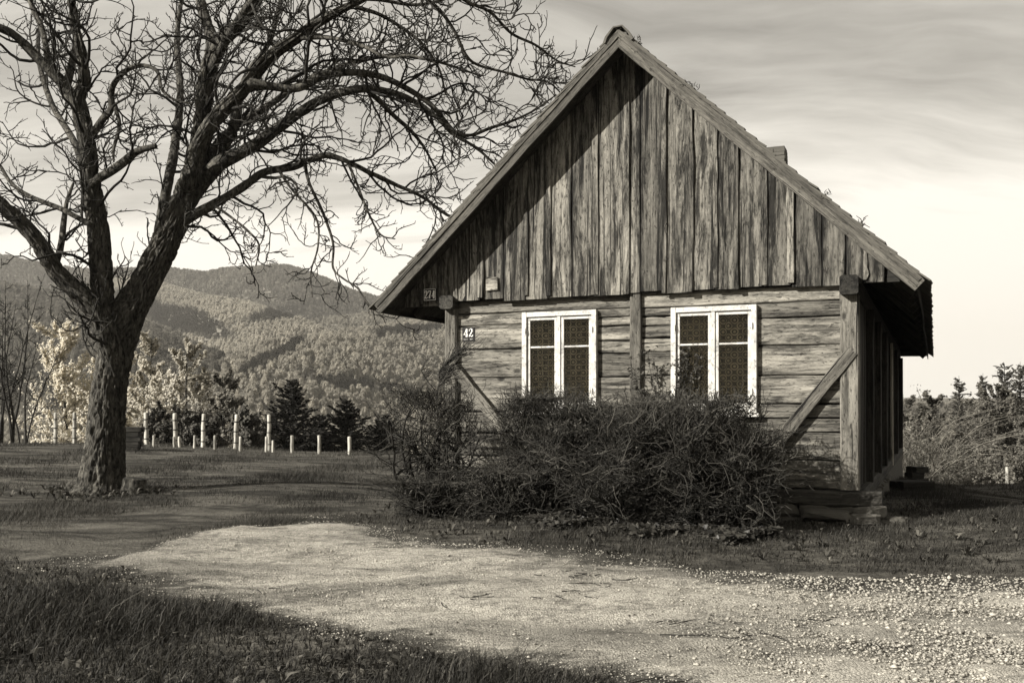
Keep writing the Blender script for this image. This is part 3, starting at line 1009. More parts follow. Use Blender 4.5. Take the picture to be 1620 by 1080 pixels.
def make_window(wi, u0, u1, v0, v1):
    W, H = u1 - u0, v1 - v0
    cs = 0.062
    org = Matrix.Translation(((u0 + u1) / 2, 0, v0 - HB))
    # casing (mitred frame of four boards, sill below)
    def bevelled(name, boxes, parent, mw=None, b=0.004):
        me = boxes_mesh(name, boxes, M_PAINT)
        import bmesh
        bm = bmesh.new()
        bm.from_mesh(me)
        bmesh.ops.bevel(bm, geom=bm.edges[:], offset=b, segments=1, affect='EDGES')
        bm.to_mesh(me)
        bm.free()
        return link(name, me, parent, mw)
    hw_ = W / 2
    win = bevelled('window', [(-hw_, -hw_ + cs, -0.045, 0.10, 0, H), (hw_ - cs, hw_, -0.045, 0.10, 0, H), (-hw_ + cs + .0005, hw_ - cs - .0005, -0.042, 0.10, H - cs, H - 0.001),
                              (-hw_ + cs + .0005, hw_ - cs - .0005, -0.042, 0.10, 0.001, cs)], house, org)
    bevelled('drip_board', [(-hw_ - 0.03, hw_ + 0.03, -0.085, 0.02, -0.045, -0.005)], win)
    # centre post
    bevelled('mullion', [(-0.022, 0.022, -0.032, 0.06, cs + .001, H - cs - .001)], win)
    iw = hw_ - cs
    st = 0.038
    for sgn in (-1, 1):
        a, b = (-iw + 0.003, -0.024) if sgn < 0 else (0.024, iw - 0.003)
        z0, z1 = cs + 0.004, H - cs - 0.004
        sh = bevelled('sash', [(a, a + st, -0.018, 0.022, z0, z1), (b - st, b, -0.018, 0.022, z0, z1), (a + st + .0005, b - st - .0005, -0.016, 0.022, z1 - st, z1 - .001),
                               (a + st + .0005, b - st - .0005, -0.016, 0.022, z0 + .001, z0 + st * 1.2)], win, None, 0.003)
        zb = z1 - st - 0.335
        bevelled('glazing_bar', [(a + st + .001, b - st - .001, -0.012, 0.018, zb - 0.011, zb + 0.011)], win, None, 0.003)
        for (q0, q1) in ((z0 + st * 1.2, zb - 0.011), (zb + 0.011, z1 - st)):
            link('pane', boxes_mesh('pane', [(a + st - 0.003, b - st + 0.003, 0.004, 0.007, q0 - 0.002, q1 + 0.002)], M_GLASS), win)
        for hz in (0.16, 0.84):
            x = -hw_ + cs - 0.012 if sgn < 0 else hw_ - cs + 0.012
            tb = Tubes()
            tb.add([(x, -0.052, z0 + (z1 - z0) * hz - 0.035), (x, -0.054, z0 + (z1 - z0) * hz), (x, -0.052, z0 + (z1 - z0) * hz + 0.035)], [0.006, 0.009, 0.006], 6)
            link('hinge', tb.mesh('hinge', M_PAINT), win)
    # lace curtains hang inside: things of their own
    side = ['left', 'right']
    for k, sgn in enumerate((-1, 1)):
        a, b = (-iw, -0.012) if sgn < 0 else (0.012, iw)
        nx, nz = 40, 26
        r = np.random.default_rng(40 + wi * 2 + k)
        ph = r.uniform(0, 6, 4)
        V = []
        for j in range(nz + 1):
            t = j / nz
            for i in range(nx + 1):
                s = i / nx
                pull = 0.0
                if wi == 0 and k == 0:
                    pull = 0.10 * (1 - t)          # gathered towards the jamb lower down
                if wi == 0 and k == 1:
                    pull = 0.16 * (1 - t) * (1 - s)
                x = a + (b - a) * (s + pull * (1 - s))
                y = 0.085 + 0.020 * math.sin(s * 17 + ph[0] + 0.8 * t) + 0.010 * math.sin(s * 31 + ph[1]) + 0.004 * math.sin(t * 9 + ph[2])
                V.append((x - (a + b) / 2, y, 0.03 + t * (H - 0.10)))
        i = (np.arange(nz)[:, None] * (nx + 1) + np.arange(nx)[None, :]).ravel()
        q = np.stack([i, i + 1, i + nx + 2, i + nx + 1], -1)
        c = link('lace_curtain', np_mesh('lace_curtain', V, q, None, M_LACE, True))
        pw = hw((u0 + u1) / 2 + (a + b) / 2, 0, v0)
        c.location = pw
        c.rotation_euler = (0, 0, HA)
        tag(c, ['white lace curtain behind the left sash of the window nearer the number 42 plate',
                'white lace curtain behind the right sash of the window nearer the number 42 plate',
                'white lace curtain behind the left sash of the window nearer the right corner post',
                'white lace curtain behind the right sash of the window nearer the right corner post'][wi * 2 + k], 'curtain', 'lace curtains in the cottage windows')


for wi, wdef in enumerate(WIN):
    make_window(wi, *wdef)

# ---- roof
def rp(sg, t, w, h=0.0):
    """point on the roof: t metres down the slope on side sg, h above the boarding"""
    return (UC + sg * (t * CA + h * SA), w, APEX - t * SA + h * CA - HB)


TL = HW / CA
W0, W1 = -0.45, LEN + 0.25
V, F = [], []
for sg in (-1, 1):
    n = len(V)
    for h in (-0.045, -0.004):
        t0 = 0.0 if True else 0
        for w in (W0 + 0.03, W1):
            for t in (0.045 if h < -0.02 else 0.006, TL - 0.03):
                V.append(rp(sg, t, w, h))
    F += [tuple(n + k for k in f) for f in ((0, 1, 3, 2), (4, 6, 7, 5), (0, 4, 5, 1), (2, 3, 7, 6), (1, 5, 7, 3), (0, 2, 6, 4))]
me = bpy.data.meshes.new('roof')
me.from_pydata(V, [], F)
me.materials.append(M_DARKWOOD)
roof = link('roof', me, house)


def rb(name, sg, t0, t1, w, width, thick, mat, hc, seed, **k):
    a, b = rp(sg, t0, w, hc), rp(sg, t1, w, hc)
    return beam(name, roof, a, b, (sg * SA, 0, CA), width, thick, mat, seed=seed, **k)


# barge boards, mitred at the ridge
for sg in (-1, 1):
    hc = -0.055
    rb('barge_board', sg, -hc * SL, TL + (0.02 if sg > 0 else 0.0), W0, 0.155, 0.034, M_BARGE, hc, 31 + sg, segs=14, wob=0.005, ch=0.005, skew0=-SL)
    rb('barge_batten', sg, -(hc + 0.04) * SL, TL - 0.02, W0 - 0.024, 0.05, 0.016, M_BARGE, hc + 0.04, 41 + sg, segs=14, wob=0.003, ch=0.003, skew0=-SL)
for w in np.arange(0.45, LEN, 0.92):
    for sg in (-1, 1):
        rb('rafter', sg, TL - 1.25, TL - 0.04, w, 0.12, 0.10, M_DARKWOOD, -0.108, 60 + int(w * 10), segs=3, wob=0.004, ch=0.01)
# fascia along the eaves
for sg in (-1, 1):
    a, b = rp(sg, TL - 0.01, W0 + 0.05, -0.05), rp(sg, TL - 0.01, W1, -0.05)
    beam('fascia', roof, a, b, (0, 0, 1), 0.10, 0.022, M_DARKWOOD, segs=8, wob=0.008, seed=77)

# tiles: one cheap shape, the two verge columns as single pieces, the rest as one mass
rg = np.random.default_rng(77)
EXP, TW, TLEN = 0.152, 0.185, 0.34
rows = int((TL + 0.07 - 0.12) / EXP)


def tile_verts(sg, t, w, width, lift, skewt, seed=None):
    r0, r1 = t - TLEN, t
    P = []
    for (tt, hh) in ((r0, 0.004), (r1, 0.032 + lift)):
        for ww in (w, w + width):
            e = skewt * (1 if ww == w else -1)
            for th in (0.0, 0.017):
                P.append(rp(sg, tt + e, ww, hh + th))
    return P


TF = [(0, 2, 3, 1), (4, 5, 7, 6), (0, 1, 5, 4), (2, 6, 7, 3), (1, 3, 7, 5), (0, 4, 6, 2)]
V, F = [], []
for sg in (-1, 1):
    for r in range(rows + 1):
        t = TL + 0.07 - r * EXP
        sh = (r % 2) * TW / 2
        w = W0 - 0.015 - sh * 0.0
        c = 0
        while w < W1 + 0.05:
            first = c == 0
            wd = TW * (0.5 if (first and r % 2) else 1.0)
            lift = abs(rg.normal(0, 0.007))
            sk = rg.normal(0, 0.006)
            dt = rg.normal(0, 0.010)
            ww = w + rg.normal(0, 0.004) - (rg.uniform(0, 0.02) if first else 0)
            P = tile_verts(sg, t + dt, ww, wd - 0.006, lift, sk)
            if first:
                me = bpy.data.meshes.new('roof_tile')
                c0 = np.mean(P, 0)
                me.from_pydata([tuple(np.array(p) - c0) for p in P], [], TF)
                me.materials.append(M_TILE)
                link('roof_tile', me, roof, Matrix.Translation(c0))
            else:
                n = len(V)
                V += P
                F += [tuple(n + k for k in f) for f in TF]
            w += wd
            c += 1
me = np_mesh('roof_tiles', np.array(V), np.array(F), None, M_TILE)
tag(link('roof_tiles', me, roof), kind='stuff')

# ridge tiles: a faceted saddle each
for i, w in enumerate(np.arange(W0 - 0.05, W1, 0.36)):
    prof = [(-0.17, -0.155), (-0.145, -0.09), (-0.055, 0.012), (0.05, 0.016), (0.13, -0.07), (0.175, -0.16)]
    V, F = [], []
    jw = rg.normal(0, 0.006)
    for k, ww in enumerate((0, 0.40)):
        for (x, z) in prof:
            V.append((x * (1.06 - 0.08 * k), ww, z + 0.028 + jw + (0.012 if k == 0 else 0)))
        for (x, z) in prof:
            V.append((x * (1.06 - 0.08 * k) * 0.86, ww, z + 0.028 + jw - 0.016 + (0.012 if k == 0 else 0)))
    n = len(prof)
    for j in range(n - 1):
        F += [(j, j + 1, 2 * n + j + 1, 2 * n + j), (n + j, 3 * n + j, 3 * n + j + 1, n + j + 1), (j, n + j, n + j + 1, j + 1), (2 * n + j, 2 * n + j + 1, 3 * n + j + 1, 3 * n + j)]
    F += [(0, 2 * n, 3 * n, n), (n - 1, 2 * n - 1, 4 * n - 1, 3 * n - 1)]
    me = bpy.data.meshes.new('ridge_tile')
    me.from_pydata(V, [], F)
    me.materials.append(M_TILE)
    link('ridge_tile', me, roof, Matrix.Translation((UC + rg.normal(0, 0.006), w, APEX + 0.012 - HB)))

hb('ridge_mortar', (UC, W0 + 0.02, APEX - 0.015), (UC, W1 - 0.05, APEX - 0.015), UP, 0.09, 0.17, M_TILE, parent=roof, segs=8, wob=0.004, ch=0.04, seed=8)
# moss cushions and dry tufts caught on the verge
mt = Tubes()
for (t, n, sc) in ((1.10, 9, 0.07), (1.18, 6, 0.05), (3.1, 10, 0.05), (0.25, 10, 0.04), (3.6, 12, 0.05)):
    c = np.array(rp(1, t, W0 + 0.02, 0.05))
    for _ in range(n):
        d = unit(rg.normal(0, 1, 3) + np.array([0.3, 0, 0.9]))
        p = c + rg.normal(0, 0.025, 3)
        mt.add([p, p + d * sc * 0.6, p + (d + rg.normal(0, 0.4, 3)) * sc], [0.006, 0.005, 0.003], 3, rg.uniform(0.1, 0.5))
tag(link('moss_tufts', mt.mesh('moss_tufts', M_BUSH), roof), kind='stuff')

# chimney
ch = link('chimney', boxes_mesh('chimney', [(-0.19, 0.19, -0.19, 0.19, -1.3, 0.30)], M_STONE), house, Matrix.Translation((3.1, 7.2, 6.02 - HB)))
k = 0
for j in range(7):
    for side in range(4):
        for i in range(2):
            k += 1
            o_ = -0.098 + i * 0.197
            z = -0.16 + j * 0.065
            d = 0.19 + rg.uniform(0.004, 0.014)
            bxs = [(o_ - 0.092, o_ + 0.092, -d, -0.17, z - 0.028, z + 0.028)]
            b_ = link('brick', boxes_mesh('brick', bxs, M_TILE), ch)
            b_.rotation_euler = (0, 0, side * math.pi / 2)

# ---- side walls and rear
for i, w in enumerate(np.arange(0.30, LEN - 0.2, 0.27)):
    r = np.random.default_rng(900 + i)
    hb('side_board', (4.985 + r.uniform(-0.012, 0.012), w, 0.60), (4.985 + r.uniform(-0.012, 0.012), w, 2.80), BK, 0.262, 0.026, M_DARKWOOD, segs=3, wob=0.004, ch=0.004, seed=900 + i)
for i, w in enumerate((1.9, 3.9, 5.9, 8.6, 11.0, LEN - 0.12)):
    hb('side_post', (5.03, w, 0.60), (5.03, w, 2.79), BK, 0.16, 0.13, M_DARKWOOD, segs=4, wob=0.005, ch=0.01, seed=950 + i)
hb('drain_pole', (5.09, 8.0, 0.5), (5.07, 8.0, 2.75), BK, 0.07, 0.05, M_PALEWOOD, segs=4, wob=0.002, ch=0.012, seed=960)
for i, v in enumerate(np.arange(0.75, 2.85, 0.29)):
    hb('wall_plank', (0.03, 0.2, v), (0.03, LEN - 0.1, v), UP, 0.28, 0.12, M_LOG, segs=10, wob=0.004, seed=970 + i)
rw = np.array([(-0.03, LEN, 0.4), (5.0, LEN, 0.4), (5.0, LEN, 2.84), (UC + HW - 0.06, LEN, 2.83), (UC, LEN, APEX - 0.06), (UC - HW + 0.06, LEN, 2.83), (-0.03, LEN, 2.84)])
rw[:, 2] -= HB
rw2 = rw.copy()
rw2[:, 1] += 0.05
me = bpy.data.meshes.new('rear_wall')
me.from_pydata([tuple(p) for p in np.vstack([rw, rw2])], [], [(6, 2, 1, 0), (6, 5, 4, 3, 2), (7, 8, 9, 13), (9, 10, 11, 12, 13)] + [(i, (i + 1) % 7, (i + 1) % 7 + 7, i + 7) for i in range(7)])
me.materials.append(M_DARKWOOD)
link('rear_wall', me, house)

# ---- foundation stones
import bmesh


def stone_mesh(seed, sx, sy, sz):
    r = np.random.default_rng(seed)
    bm = bmesh.new()
    bmesh.ops.create_cube(bm, size=1)
    bmesh.ops.bevel(bm, geom=bm.edges[:], offset=0.16, segments=1, affect='EDGES')
    for v in bm.verts:
        v.co = Vector((v.co.x * sx, v.co.y * sy, v.co.z * sz)) * float(1 + r.normal(0, 0.06)) + Vector(r.normal(0, 0.012, 3))
    me = bpy.data.meshes.new('stone')
    bm.to_mesh(me)
    bm.free()
    me.materials.append(M_STONE)
    return me


st_lib = [stone_mesh(i, 0.34, 0.26, 0.15) for i in range(6)]
k = 0
for lay in range(4):
    z = 0.39 - lay * 0.135
    u = -0.1 + (lay % 2) * 0.12
    while u < 5.2:
        k += 1
        o = link('stone', st_lib[k % 6], house)
        o.location = (u + 0.15, 0.06 - 0.03 * lay + rg.normal(0, 0.02), z - HB)
        o.rotation_euler = (rg.normal(0, 0.06), rg.normal(0, 0.06), rg.choice([0, math.pi]) + rg.normal(0, 0.08))
        o.scale = (rg.uniform(0.85, 1.15), 1, rg.uniform(0.85, 1.05))
        u += 0.30
for lay in range(5):
    for w in np.arange(0.3, 6.5, 0.32):
        k += 1
        o = link('stone', st_lib[k % 6], house)
        o.location = (5.0 + rg.normal(0, 0.02), w + (lay % 2) * 0.15, 0.37 - lay * 0.14 - HB)
        o.rotation_euler = (0, 0, math.pi / 2 + rg.normal(0, 0.08))
hb('footing', (4.98, 6.4, -0.1), (4.98, LEN, -0.1), UP, 1.1, 0.22, M_STONE, segs=6, wob=0.02, ch=0.02, seed=99)
# flat slab and block under the right corner
for (u, w, z, s) in ((5.10, -0.10, 0.33, (1.0, 1.2, 0.8)), (4.72, -0.13, 0.36, (1.5, 1.0, 0.6)), (5.2, -0.08, 0.20, (0.8, 1.1, 0.9)), (4.6, -0.2, 0.20, (0.7, 0.9, 1.2)), (5.42, 0.1, 0.30, (0.7, .8, .7))):
    k += 1
    o = link('stone', st_lib[k % 6], house)
    o.location = (u, w, z - HB)
    o.scale = s
    o.rotation_euler = (0, 0, rg.normal(0, 0.1))


# ---- number plates
GL = {
    '2': [[(0.08, 0.74, .10), (0.12, 0.88, .15), (0.30, 0.98, .10), (0.55, 0.98, .13), (0.76, 0.86, .24), (0.74, 0.66, .25), (0.52, 0.44, .18), (0.26, 0.22, .13), (0.08, 0.08, .12)],
          [(0.06, 0.07, .16), (0.3, 0.10, .17), (0.62, 0.05, .17), (0.86, 0.10, .15)], [(0.86, 0.05, .08), (0.90, 0.28, .06)], [(0.12, 0.78, .20), (0.22, 0.74, .20)]],
    '7': [[(0.10, 0.93, .16), (0.9, 0.93, .16)], [(0.12, 0.98, .08), (0.10, 0.70, .07)], [(0.86, 0.90, .10), (0.62, 0.58, .17), (0.45, 0.28, .25), (0.42, 0.02, .28)]],
    '4': [[(0.66, 0.02, .26), (0.66, 0.99, .26)], [(0.66, 0.97, .14), (0.36, 0.6, .09), (0.06, 0.27, .09)], [(0.04, 0.28, .12), (0.96, 0.28, .12)], [(0.44, 0.03, .08), (0.90, 0.03, .08)]],
}


def glyphs(name, text, h, cw, parent, x0, z0, y):
    V, F = [], []
    for gi, chh in enumerate(text):
        for st in GL[chh]:
            P = np.array(st)
            xy = P[:, :2] * np.array([cw, h])
            for i in range(len(P)):
                d = unit(xy[min(i + 1, len(P) - 1)] - xy[max(i - 1, 0)])
                nrm = np.array([-d[1], d[0]]) * P[i, 2] * h * 0.5 * 0.85
                for s in (-1, 1):
                    V.append((x0 + gi * cw * 1.12 + xy[i, 0] + s * nrm[0], y - 0.0005 * (len(F) % 3), z0 + xy[i, 1] + s * nrm[1]))
            n = len(V) - 2 * len(P)
            for i in range(len(P) - 1):
                F.append((n + 2 * i, n + 2 * i + 1, n + 2 * i + 3, n + 2 * i + 2))
    me = bpy.data.meshes.new(name)
    me.from_pydata(V, [], F)
    me.materials.append(M_SIGNW)
    o = link(name, me, parent)
    sm = o.modifiers.new('depth', 'SOLIDIFY')
    sm.thickness = 0.002
    sm.offset = 0
    return o


def number_plate(u, w, v, text, wd, ht, label, border, small=False):
    p = hw(u, w, v)
    root = empty('house_number_plate', tuple(p), HA)
    tag(root, label, 'number plate', 'house number plates on the cottage')
    bm = bmesh.new()
    bmesh.ops.create_cube(bm, size=1)
    for q in bm.verts:
        q.co = Vector((q.co.x * wd, q.co.y * 0.012, q.co.z * ht))
    bmesh.ops.bevel(bm, geom=bm.edges[:], offset=0.004, segments=2, affect='EDGES')
    me = bpy.data.meshes.new('plate')
    bm.to_mesh(me)
    bm.free()
    me.materials.append(M_SIGN)
    link('plate', me, root)
    if border:
        b = 0.006
        x, z = wd / 2 - 0.008, ht / 2 - 0.008
        link('border_line', boxes_mesh('border_line', [(-x, x, -0.0085, -0.0055, z - b, z), (-x, x, -0.0085, -0.0055, -z, -z + b), (-x, -x + b, -0.0085, -0.0055, -z + b, z - b), (x - b, x, -0.0085, -0.0055, -z + b, z - b)], M_SIGNW), root)
    n = len(text)
    h = ht * (0.62 if not small else 0.56)
    cw = wd * 0.84 / (n * 1.12) if not small else wd * 0.36
    tot = cw * 1.12 * n - cw * 0.12
    glyphs('digits', text, h, cw, root, -tot / 2, -h / 2 if not small else -ht / 2 + ht * 0.34, -0.009)
    if small:
        # a worn line of tiny letters below, too faded to read
        r = np.random.default_rng(5)
        bx_ = []
        x = -wd * 0.36
        while x < wd * 0.34:
            ww = r.uniform(0.005, 0.010)
            if abs(x) > 0.012:
                hgt = r.uniform(0.008, 0.014)
                bx_.append((x, x + ww * 0.55, -0.0085, -0.0055, -ht * 0.36, -ht * 0.36 + hgt))
            x += ww + 0.004
        link('faded_lettering', boxes_mesh('faded_lettering', bx_, M_SIGNW), root)


number_plate(u_of(680, -0.14), -0.135, 3.005, '274', 0.185, 0.165, 'black enamel plate numbered 274 with white border under the eave', True)
number_plate(u_of(740, 0.0) + 0.01, 0.008, 2.485, '42', 0.18, 0.185, 'black enamel plate numbered 42 on the wall planks', False, True)
# ------------------------------------------------------------------ PART3
# ------------------------------------------------------------------ the walnut tree
TD = 14.0
tb0 = pix(160, 775, TD)
tree = empty('walnut_tree', (tb0[0], tb0[1], float(gz(tb0[0], tb0[1]))))
tag(tree, 'large bare walnut tree with rugged bark spreading towards the cottage roof', 'tree')
TO = np.array(tree.location)


def bark_jitter(amp):
    """long interlaced ridges with deep fissures between them"""
    def f(pts, rr, th):
        r2 = rr.copy()
        cs, sn = np.cos(th), np.sin(th)
        for i in range(len(pts)):
            z = pts[i][2]
            rad = rr[i, 0]
            s = 19 * rad + 0.4
            for j in range(len(th)):
                x, y = cs[j], sn[j]
                wv = mnoise.noise(Vector((x * 1.2, y * 1.2, z * 2.2))) * 0.9
                a1 = abs(mnoise.noise(Vector((x * s + wv, y * s + wv, z * 4.2))))
                a2 = abs(mnoise.noise(Vector((x * s * 1.7 - wv, y * s * 1.7, z * 7.0 + 9))))
                n3 = mnoise.noise(Vector((x * 1.3, y * 1.3, z * 1.1)))
                g = min(a1 * 3.2, 1.0) * (0.55 + 0.45 * min(a2 * 3.5, 1.0))
                r2[i, j] = rad + amp * (g - 0.85) + rad * 0.07 * n3
        return r2
    return f


def trace(points, dd0, dd1, r0=None, extra=None):
    """limb given by its course in the photograph (column, row, thickness), leaning from dd0 to dd1 metres behind the trunk plane"""
    out = []
    n = len(points)
    for i, (px, py, w) in enumerate(points):
        t = i / max(1, n - 1)
        d = TD + dd0 + (dd1 - dd0) * t ** 1.2
        p = pix(px, py, d)
        out.append([*p, w * 0.5 * d / FPX])
    return np.array(out)


trunk = trace([(157, 800, 130), (158, 785, 104), (160, 766, 78), (164, 720, 64), (169, 660, 59), (176, 600, 56), (183, 560, 55), (190, 525, 60), (203, 492, 56), (222, 462, 50), (241, 425, 47),
               (259, 390, 46), (276, 352, 44), (292, 312, 40), (304, 275, 34), (314, 230, 31), (320, 190, 30), (325, 140, 28), (333, 100, 27), (339, 72, 25)], 0.0, 0.25)
limbs = [
    ('up', trace([(339, 74, 25), (330, 45, 18), (320, 15, 17), (312, -30, 14), (310, -90, 9), (318, -150, 5)], 0.25, 0.9)),
    ('up', trace([(336, 82, 24), (355, 62, 21), (378, 40, 20), (400, 12, 18), (420, -30, 14), (432, -90, 9), (450, -150, 5)], 0.25, -0.8)),
    ('right', trace([(300, 290, 34), (314, 232, 26), (335, 195, 25), (362, 165, 24), (393, 134, 22), (414, 104, 20), (440, 80, 19), (470, 60, 17), (500, 38, 15), (545, 14, 12), (590, -8, 9), (640, -25, 6), (700, -30, 4)], -0.1, -1.6)),
    ('right', trace([(398, 131, 15), (430, 137, 13), (472, 139, 13), (515, 119, 12), (564, 115, 11), (607, 123, 10), (650, 144, 9), (684, 168, 8), (718, 207, 6), (745, 214, 5), (775, 203, 5), (814, 190, 4), (848, 173, 3), (880, 150, 2)], -0.8, 0.2)),
    ('right', trace([(285, 338, 30), (312, 300, 26), (343, 262, 25), (372, 246, 22), (407, 227, 20), (444, 199, 18), (475, 178, 17), (505, 160, 15), (540, 147, 14), (578, 141, 13), (612, 145, 11), (650, 158, 10), (689, 184, 8), (715, 210, 7), (756, 236, 5), (785, 262, 3)], 0.1, 1.0)),
    ('right', trace([(578, 141, 8), (600, 160, 8), (625, 185, 7), (650, 207, 6), (672, 235, 4), (690, 270, 3)], 0.7, 1.4)),
    ('right', trace([(284, 356, 16), (308, 340, 16), (335, 325, 15), (361, 310, 14), (384, 296, 14), (417, 273, 13), (463, 264, 12), (495, 252, 11), (520, 246, 10), (559, 260, 9), (593, 277, 8), (631, 294, 7), (670, 313, 6), (703, 338, 5), (735, 350, 3)], 0.1, 0.6)),
    ('up', trace([(335, 272, 18), (354, 232, 17), (370, 200, 16), (376, 160, 13), (392, 118, 11), (424, 70, 9), (440, 20, 8), (452, -40, 6), (470, -90, 4)], 0.3, 1.6)),
    ('up', trace([(184, 585, 20), (177, 545, 38), (166, 500, 38), (162, 463, 36), (159, 410, 34), (155, 360, 33), (148, 310, 31), (142, 270, 29), (136, 220, 27), (128, 180, 25), (126, 150, 20), (133, 128, 18), (131, 93, 16), (120, 46, 15), (113, 0, 13), (108, -50, 10), (115, -110, 6)], 0.0, -0.5)),
    ('left', trace([(128, 178, 22), (112, 150, 20), (93, 125, 18), (60, 92, 16), (28, 60, 14), (0, 44, 13), (-40, 30, 10), (-100, 10, 6), (-140, -10, 3)], -0.2, -1.0)),
    ('up', trace([(78, 106, 11), (74, 80, 10), (66, 45, 9), (52, 14, 8), (40, -25, 6), (36, -70, 4)], -0.4, 0.3)),
    ('up', trace([(106, 132, 14), (113, 105, 12), (118, 78, 9), (124, 60, 6)], -0.2, 0.2)),
    ('curl', trace([(150, 208, 12), (163, 188, 11), (176, 172, 10), (178, 138, 9), (198, 113, 8), (222, 104, 7), (248, 112, 6), (257, 143, 5), (280, 160, 4), (305, 164, 2.5)], -0.2, -0.9)),
    ('curl', trace([(182, 170, 6), (189, 198, 6), (180, 235, 5), (180, 256, 3)], -0.4, -0.7)),
    ('stub', trace([(146, 290, 13), (160, 280, 14), (174, 272, 14), (194, 258, 14), (216, 240, 11), (247, 231, 8)], -0.3, -0.6)),
    ('left', trace([(182, 590, 20), (174, 550, 38), (157, 503, 36), (138, 475, 34), (112, 452, 29), (88, 428, 27), (72, 402, 26), (55, 376, 25), (28, 346, 24), (0, 322, 22), (-40, 295, 19), (-90, 262, 14), (-150, 225, 9), (-190, 180, 5)], -0.1, -1.2)),
    ('left', trace([(140, 354, 9), (115, 340, 8), (93, 329, 8), (46, 310, 7), (18, 290, 6), (0, 262, 5), (-18, 240, 3)], -0.4, 0.4)),
    ('up', trace([(88, 420, 11), (97, 385, 10), (101, 350, 9), (106, 318, 6), (116, 290, 4)], -0.3, 0.3)),
    ('hang', trace([(482, 256, 6), (489, 289, 5), (511, 337, 5), (527, 385, 4), (527, 424, 3.5), (545, 442, 3), (565, 455, 3), (583, 481, 2.5), (612, 506, 2)], 0.2, -0.4)),
    ('hang', trace([(440, 268, 5), (462, 300, 4), (500, 345, 3.5), (503, 390, 3), (492, 430, 2.5), (494, 470, 2)], 0.0, -0.5)),
    ('hang', trace([(550, 256, 5), (564, 289, 4), (583, 337, 3.5), (602, 371, 3), (625, 378, 2)], 0.3, -0.2)),
    ('hang', trace([(340, 325, 5), (370, 347, 4), (393, 366, 4), (410, 388, 3), (405, 420, 2)], 0.0, -0.4)),
    ('right', trace([(565, 12, 7), (602, 24, 6), (641, 48, 5.5), (670, 72, 5), (695, 110, 4), (705, 150, 3)], -1.1, -0.4)),
    ('right', trace([(640, -22, 6), (689, 10, 6), (718, 48, 5.5), (737, 87, 5), (756, 103, 4.5), (800, 115, 4), (833, 125, 3.5), (867, 130, 3), (890, 150, 2)], -1.3, -0.2)),
    ('right', trace([(700, -28, 5), (737, 2, 5.5), (775, 19, 5), (809, 53, 4.5), (848, 72, 4), (881, 96, 3), (910, 106, 2)], -1.5, -0.5)),
    ('right', trace([(470, 60, 9), (520, 60, 7), (570, 72, 6), (612, 90, 5), (650, 88, 4), (690, 100, 3)], -0.9, -2.2)),
    ('right', trace([(420, -30, 9), (480, -25, 8), (540, -5, 7), (600, 0, 6), (660, 8, 5), (720, -5, 4)], -0.7, 1.0)),
    # limbs growing away from and towards the viewer, so that the crown is round
    ('up', trace([(250, 400, 20), (258, 330, 17), (275, 240, 15), (285, 150, 12), (280, 60, 9), (290, -20, 6)], 0.4, 3.2)),
    ('right', trace([(300, 300, 16), (350, 220, 13), (420, 170, 11), (500, 120, 9), (600, 90, 7), (680, 95, 5), (760, 120, 3)], 0.4, 3.4)),
    ('up', trace([(335, 110, 15), (360, 60, 13), (400, 0, 11), (450, -50, 8), (520, -90, 5)], 0.2, -3.0)),
    ('up', trace([(140, 300, 14), (120, 230, 11), (80, 160, 9), (60, 80, 7), (70, 10, 4)], 0.2, 2.8)),
]


def limb_obj(name, P, k, amp):
    t = Tubes()
    Q = spline(P, 0.03 if amp > 0.012 else 0.06)
    # rounded closed end, buried in the parent limb
    d0 = unit(Q[0, :3] - Q[1, :3])
    E = np.array([[*(Q[0, :3] + d0 * Q[0, 3] * k_), Q[0, 3] * f_] for k_, f_ in ((1.0, 0.02), (0.8, 0.6), (0.4, 0.92))])
    Q = np.vstack([E, Q])
    t.add(Q[:, :3] - TO, np.maximum(Q[:, 3], 0.004), k, 0.5, bark_jitter(amp) if amp else None)
    return link(name, t.mesh(name, M_BARK), tree), Q


trunk[:, 3] *= 0.96
_, trunk_s = limb_obj('trunk', trunk, 150, 0.046)
limb_s = []
for kd, P in limbs:
    big = P[0, 3]
    big = P[:4, 3].max()
    amp = 0.034 if big > 0.14 else (0.014 if big > 0.07 else 0.0)
    if kd == 'hang' or big < 0.035:
        o, Q = limb_obj('branch', P, 8, 0.0)
    else:
        o, Q = limb_obj('limb', P, 70 if big > 0.14 else (30 if big > 0.07 else 12), amp)
    limb_s.append((kd, Q))

TW_ = Tubes()
rt = np.random.default_rng(2024)


def wander(p, d, L, r0, r1, n, curl, bias, rgen):
    """a course of n steps that keeps changing its mind"""
    g = rgen.normal(0, curl, (n, 3)).tolist()
    x, y, z = float(p[0]), float(p[1]), float(p[2])
    dx, dy, dz = float(d[0]), float(d[1]), float(d[2])
    s = 1.0 / (math.sqrt(dx * dx + dy * dy + dz * dz) + 1e-9)
    dx, dy, dz = dx * s, dy * s, dz * s
    bx_, by_, bz_ = float(bias[0]), float(bias[1]), float(bias[2])
    st = L / n
    pts = [(x, y, z)]
    for i in range(n):
        f = 0.5 + i / n
        dx += g[i][0] + bx_ * f
        dy += g[i][1] + by_ * f
        dz += g[i][2] + bz_ * f
        s = 1.0 / (math.sqrt(dx * dx + dy * dy + dz * dz) + 1e-9)
        dx, dy, dz = dx * s, dy * s, dz * s
        x, y, z = x + dx * st, y + dy * st, z + dz * st
        pts.append((x, y, z))
    return np.array(pts), r0 + (r1 - r0) * np.arange(n + 1) / n


